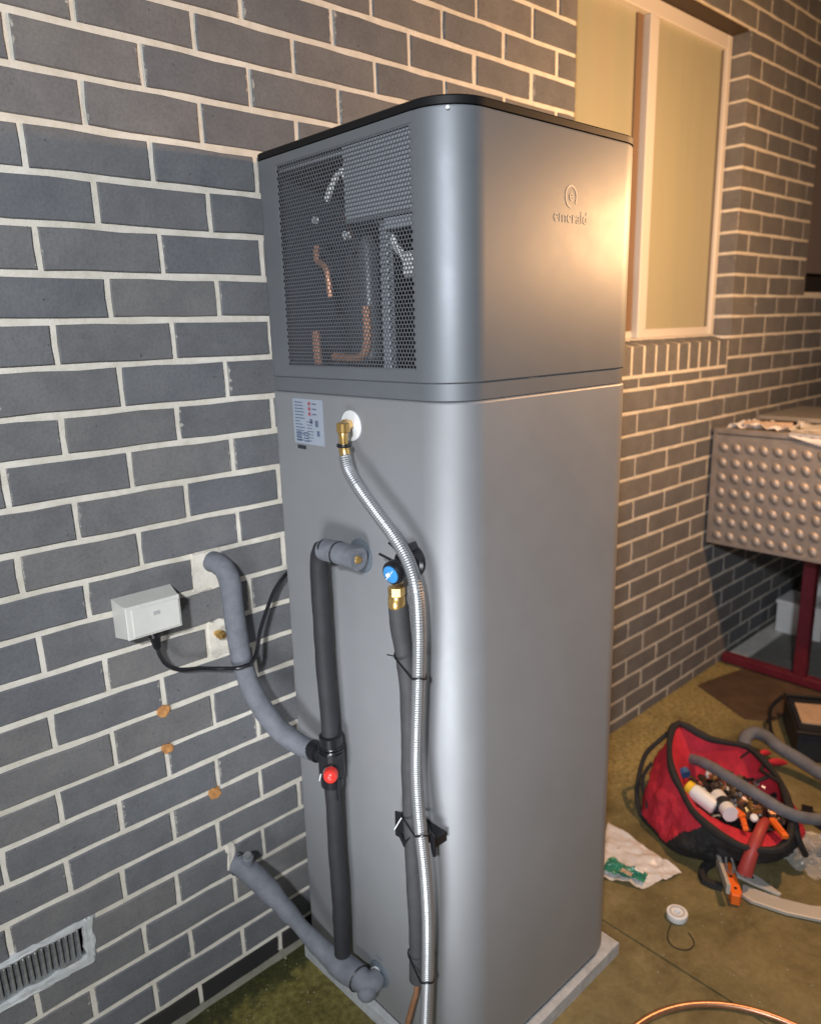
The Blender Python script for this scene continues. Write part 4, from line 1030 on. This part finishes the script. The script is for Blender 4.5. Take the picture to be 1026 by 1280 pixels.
strap([(1.79, -.775, .182), (1.74, -.815, .17), (1.70, -.850, .12), (1.72, -.87, .06)], .020)
strap([(1.55, -.66, .01), (1.50, -.655, .012), (1.458, -.68, .006), (1.47, -.73, .006)], .028)
tube('strap_flap', [(1.93, -.655, .19), (1.98, -.665, .175), (2.04, -.68, .15)], lambda t: .013*math.sin(.4+2.4*t), BAGRED, bag, seg=8)
tube('strap_flap', [(1.95, -.62, .20), (1.99, -.625, .19), (2.02, -.63, .175)], lambda t: .011*math.sin(.4+2.4*t), BAGRED, bag, seg=8)
cb_ = [(1.560, -.704, .082), (1.545, -.712, .062), (1.533, -.722, .040), (1.535, -.737, .032), (1.548, -.735, .050), (1.560, -.718, .076)]
cc = tube('carabiner', [(x-.022, y, z) for x, y, z in cb_], .0035, ALU, None, seg=6, closed=True); tag(cc, 'small steel carabiner clipped low on the front of the red bag', 'carabiner')

# contents
fit = G(); rnd = random.Random(11)
fmats = [BRASS, COPPER, BPLAS, mat('dull_fitting', (.20, .14, .09), .4, .5), ALU, WHITEP, mat('brown_bits', (.10, .05, .03), .6)]
for i in range(260):
    a = rnd.uniform(0, 2*math.pi); q = math.sqrt(rnd.random()); x = 1.770+.115*q*math.cos(a); y = -.625+.155*q*math.sin(a)
    z = .090+rnd.uniform(0, .04)+.03*(1-q); ax_ = Vector((rnd.uniform(-1, 1), rnd.uniform(-1, 1), rnd.uniform(-.4, .4)))
    r = rnd.uniform(.005, .012); L_ = rnd.uniform(.012, .045); mi_ = rnd.choices(range(7), (3, 3, 6, 5, 2, .6, 7))[0]
    V, F = lathe_vf([(0, r), (L_*.4, r), (L_*.42, r*.7), (L_, r*.7)], (x, y, z), ax_, 7); fit.add(V, F, mi_)
fo = fit.mk('small_fittings', fmats, None, loc=(1.7, -.6, .1), kind='stuff'); tag(fo, 'jumble of small brass, copper and dark fittings filling the red bag', 'fittings')
def bottle(name, label, cat, base, axis, prof, m, cap=None, capm=None, band=None):
    t = thing(name, label, cat, base)
    lathe('bottle_body', prof, base, axis, m, t, seg=20)
    if cap: lathe('bottle_cap', cap, base, axis, capm, t, seg=20)
    if band: lathe('bottle_band', band[0], base, axis, band[1], t, seg=20)
    return t
bottle('glue_bottle', 'white squeeze bottle with a yellow cap lying in the red bag', 'bottle', (1.638, -.618, .140), (.0, .95, .32),
       [(0, .020), (.005, .026), (.075, .026), (.085, .022)], WHITEP, [(.0855, .021), (.088, .023), (.105, .022), (.109, .016)], YELLOW)
bottle('sealant_can', 'white cylindrical tub with dark label lying in the red bag', 'can', (1.615, -.675, .160), (.68, .74, -.05),
       [(0, .021), (.003, .024), (.100, .024), (.104, .020)], WHITEP, [(-.004, .025), (.012, .025)], mat('white_lid', (.8, .8, .8), .35), ([(.030, .0245), (.062, .0245)], PRINTK))
for nm, lb, ct, x, y, z, L_, W_, T_, a, m in (
    ('orange_clip', 'orange plastic clip lying beside the white can in the bag', 'clip', 1.640, -.690, .150, .040, .022, .014, 1.2, ORANGE),
    ('orange_wedge', 'orange wedge shaped piece leaning inside the bag near its front edge', 'wedge', 1.612, -.722, .142, .016, .056, .010, -1.0, ORANGE),
    ('orange_knife', 'orange bar shaped knife at the right end of the bag', 'knife', 1.640, -.812, .160, .085, .019, .014, .86, ORANGE)):
    o = thing(nm, lb, ct, (x, y, z)); box(ct+'_body', x-L_/2, x+L_/2, y-W_/2, y+W_/2, z, z+T_, m, o, c=.002, rot=a)
    box(ct+'_grip', x-L_*.3, x+L_*.3, y-W_*.25, y+W_*.25, z+T_+.0002, z+T_+.004, m, o, c=.001, rot=a)
wh = lathe('white_cap', [(0, .012), (.008, .012), (.011, .009)], (1.651, -.733, .155), (-.5, -.4, .8), WHITEP, seg=16); tag(wh, 'small round white cap among the fittings in the bag', 'cap')
rt = thing('red_pliers', 'red handled grip hanging over the front edge of the tool bag', 'pliers', (1.50, -.79, .09))
tube('handle', [(1.660, -.765, .155), (1.620, -.772, .165), (1.575, -.778, .152), (1.538, -.778, .118), (1.515, -.775, .072), (1.512, -.774, .060)], lambda t: .014+.009*t, REDGRIP, rt, seg=12)
tube('jaw', [(1.660, -.765, .155), (1.70, -.75, .150), (1.73, -.735, .14)], .011, BPLAS, rt, seg=8)
bs = lathe('blue_tape', [(0, .018), (.02, .018)], (1.705, -.480, .165), (.3, .5, .2), mat('blue_tape', (.03, .10, .25), .5), seg=14); tag(bs, 'blue roll tucked at the left end of the red bag', 'tape roll')
# grey foam offcuts
fa = tube('foam_offcut', [(1.826, -.420, .150), (1.800, -.478, .175), (1.770, -.545, .19), (1.735, -.623, .20), (1.700, -.732, .205), (1.700, -.810, .19), (1.766, -.862, .16), (1.888, -.905, .12), (2.0, -.94, .07)], .0185, FOAMG, None, seg=16, lump=.05)
tag(fa, 'grey foam pipe offcut sticking out of the red bag to the right', 'pipe offcut', 'foam pipe offcuts')
fb = tube('foam_offcut', [(2.175, -.54, .024), (2.190, -.488, .04), (2.225, -.456, .07), (2.272, -.468, .085), (2.268, -.517, .09), (2.226, -.585, .09), (2.226, -.661, .07), (2.212, -.755, .05), (2.18, -.88, .03)], .024, FOAMG, None, seg=16, lump=.05)
tag(fb, 'curled grey foam pipe offcut on the ground between the red bag and black case', 'pipe offcut', 'foam pipe offcuts')
# small black pouch
po = thing('black_pouch', 'small black buckle strap on the ground at the right picture edge', 'strap', (2.02, -.80, 0))
prism('strap_body', [(1.99, -.745), (2.03, -.765), (1.99, -.92), (1.94, -.90)], .001, .02, BAGBLK, po, bev=.004)
box('buckle', 1.985, 2.03, -.79, -.755, .0202, .030, BPLAS, po, c=.002, rot=.4)

# white bag with green item
wb_ = thing('plastic_bag', 'thin white plastic bag lying flat beside the heater base slab', 'plastic bag', (1.36, -.50, 0))
v, f = patch_vf([(1.245, -.44, .003), (1.500, -.315, .003), (1.447, -.612, .003), (1.300, -.565, .003)], 26, 24, .011, 17, 2, zmin=.002, edge=.006); mk('bag_film', v, f, WRAP, wb_)
gr = thing('green_packet', 'crumpled green printed packet lying on the white plastic bag', 'packet', (1.31, -.49, .01))
v, f = patch_vf([(1.262, -.44, .016), (1.335, -.43, .016), (1.350, -.552, .016), (1.318, -.560, .016)], 16, 20, .010, 38, 4, edge=.008); mk('packet_film', v, f, GREEN, gr)
v, f = patch_vf([(1.285, -.495, .030), (1.303, -.490, .032), (1.307, -.525, .030), (1.290, -.530, .030)], 6, 6, .004, 60, 4); mk('packet_print', v, f, BEIGE, gr)
v, f = patch_vf([(1.322, -.520, .032), (1.334, -.516, .033), (1.336, -.545, .032), (1.326, -.548, .032)], 5, 5, .003, 60, 9); mk('packet_print', v, f, WHITEP, gr)
# clear bag at right
v, f = patch_vf([(1.715, -.785, .004), (1.90, -.80, .004), (2.02, -1.15, .004), (1.68, -1.02, .004)], 34, 34, .042, 13, 6, zmin=.002, edge=.02)
cl = mk('clear_plastic_bag', v, f, CLEAR, angle=60); tag(cl, 'crinkled clear plastic bag on the ground right of the red bag', 'plastic bag')
# hacksaw-like tool: orange grip with two pale arms
sw = thing('folding_saw', 'tool with orange grip and two pale metal arms in front of the red bag', 'hand saw', (1.50, -.80, 0))
plate('grip_edge', [(1.528, -.678, .036), (1.530, -.688, .036), (1.424, -.772, .036), (1.420, -.762, .036)], PALE, sw, t=-.032)
prism('grip', [(1.531, -.690), (1.560, -.710), (1.460, -.792), (1.438, -.796), (1.428, -.776)], .003, .036, ORANGE, sw, bev=.003)
for (a, b) in ((1.530, -.712), (1.497, -.740), (1.460, -.772)): lathe('grip_rivet', [(0, .005), (.002, .004)], (a, b, .0361), (0, 0, 1), BPLAS, sw, seg=8)
prism('upper_arm', [(1.566, -.716), (1.580, -.738), (1.572, -.80), (1.553, -.868), (1.545, -.866), (1.535, -.80), (1.532, -.745)], .014, .022, PALE, sw, bev=.001)
for (a, b) in ((1.565, -.752), (1.556, -.782), (1.545, -.765)): lathe('arm_hole', [(0, .0045), (.0008, .0045)], (a, b, .0221), (0, 0, 1), BPLAS, sw, seg=8)
prism('lower_arm', [(1.520, -.768), (1.525, -.80), (1.541, -.868), (1.575, -.945), (1.66, -1.05), (1.625, -1.07), (1.54, -.985), (1.498, -.905), (1.472, -.815), (1.478, -.786)], .003, .0135, PALE, sw, bev=.0015)
# tape roll and loop of wire
tp = thing('thread_tape_roll', 'small round white roll of thread tape on the concrete', 'tape roll', (1.272, -.690, 0))
v = []; f = []; N = 26
for r, z in ((.0285, .001), (.0295, .003), (.0295, .018), (.028, .020), (.009, .0195), (.008, .018), (.008, .001)):
    for i in range(N): v.append((1.272+r*math.cos(2*math.pi*i/N), -.690+r*math.sin(2*math.pi*i/N), z))
for j in range(6):
    for i in range(N): f.append((j*N+i, j*N+(i+1) % N, (j+1)*N+(i+1) % N, (j+1)*N+i))
mk('tape_spool', v, f, WHITEP, tp)
v = []; f = []
for r, z in ((.022, .0202), (.022, .0215), (.0165, .0215), (.0165, .0202)):
    for i in range(N): v.append((1.272+r*math.cos(2*math.pi*i/N), -.690+r*math.sin(2*math.pi*i/N), z))
for j in range(3):
    for i in range(N): f.append((j*N+i, j*N+(i+1) % N, (j+1)*N+(i+1) % N, (j+1)*N+i))
mk('spool_ring', v, f, mat('light_grey_ring', (.5, .5, .52), .5), tp)
wl = tube('wire_loop', [(1.235, -.692, .003), (1.205, -.700, .002), (1.180, -.712, .003), (1.166, -.733, .003), (1.172, -.757, .002), (1.190, -.773, .003), (1.212, -.774, .003), (1.232, -.757, .003), (1.240, -.742, .003)], .0013, BPLAS, None, seg=6)
tag(wl, 'thin dark loop of wire on the concrete below the white tape roll', 'wire')
# copper coil, bottom right
cc_, rr_ = (.80, -1.14), .345
import itertools
def circ(p1, p2, p3):
    ax_, ay = p1; bx, by = p2; cx, cy = p3; d = 2*(ax_*(by-cy)+bx*(cy-ay)+cx*(ay-by))
    ux = ((ax_**2+ay**2)*(by-cy)+(bx**2+by**2)*(cy-ay)+(cx**2+cy**2)*(ay-by))/d
    uy = ((ax_**2+ay**2)*(cx-bx)+(bx**2+by**2)*(ax_-cx)+(cx**2+cy**2)*(bx-ax_))/d
    return ux, uy, math.hypot(ax_-ux, ay-uy)
ux, uy, ur = circ((.89, -.80), (1.071, -.904), (1.146, -1.048))
coil = [(ux+ur*math.cos(a), uy+ur*math.sin(a), .008+.012*max(0, t-.5)) for t, a in ((i/40, R_(130-(i/40)*330)) for i in range(41))]
co = tube('copper_coil', coil, .0075, COPPER, None, seg=12, step=.02); tag(co, 'loop of bare copper pipe on the concrete at the bottom edge', 'copper pipe')

# crumbs of mortar and grit on the concrete
g = G(); rnd = random.Random(3)
for i in range(420):
    if i < 130: x = rnd.uniform(-.3, .44); y = -.02-abs(rnd.gauss(0, .10))
    elif i < 330: x = rnd.uniform(1.06, 2.4); y = rnd.uniform(-1.3, -.05)
    else: x = rnd.uniform(.5, 1.7); y = rnd.uniform(-1.3, -.66)
    if .40 < x < 1.07 and -.68 < y < 0: continue
    s = rnd.uniform(.0008, .0026)*(1.6 if rnd.random() < .06 else 1); V = []
    for dx, dy, dz_ in ((1, 0, 0), (-.5, .9, 0), (-.5, -.9, 0), (0, 0, 1.1)):
        V.append((x+s*dx*rnd.uniform(.7, 1.3), y+s*dy*rnd.uniform(.7, 1.3), .0002+s*dz_))
    g.add(V, [(0, 1, 3), (1, 2, 3), (2, 0, 3)], 0)
gro = g.mk('mortar_crumbs', [mat('pale_grit', (.42, .38, .28), .8)], None, smooth=False, loc=(1, -.5, 0), kind='stuff'); tag(gro, 'scattered pale mortar crumbs and grit on the concrete', 'grit')

# tufts of moss along the foot of the wall, left of the slab
g = G(); rnd = random.Random(9)
for i in range(1500):
    x = rnd.uniform(-.45, .425); y = -.022-abs(rnd.gauss(0, .022))
    if noise.noise(Vector((x*14, y*20, 0))) < -.05 and rnd.random() < .8: continue
    h = rnd.uniform(.0015, .006); w_ = rnd.uniform(.001, .0028); a = rnd.uniform(0, math.pi); dx, dy = w_*math.cos(a), w_*math.sin(a)
    lx, ly = rnd.uniform(-.003, .003), rnd.uniform(-.003, .003)
    g.add([(x-dx, y-dy, 0), (x+dx, y+dy, 0), (x+lx, y+ly, h)], [(0, 1, 2)], rnd.randrange(2))
mo = g.mk('moss', [mat('dark_moss', (.030, .042, .008), .9), mat('olive_moss', (.075, .080, .016), .9)], None, smooth=False, loc=(0, -.03, 0), kind='stuff')
tag(mo, 'dark green moss growing along the foot of the grey brick wall', 'moss')
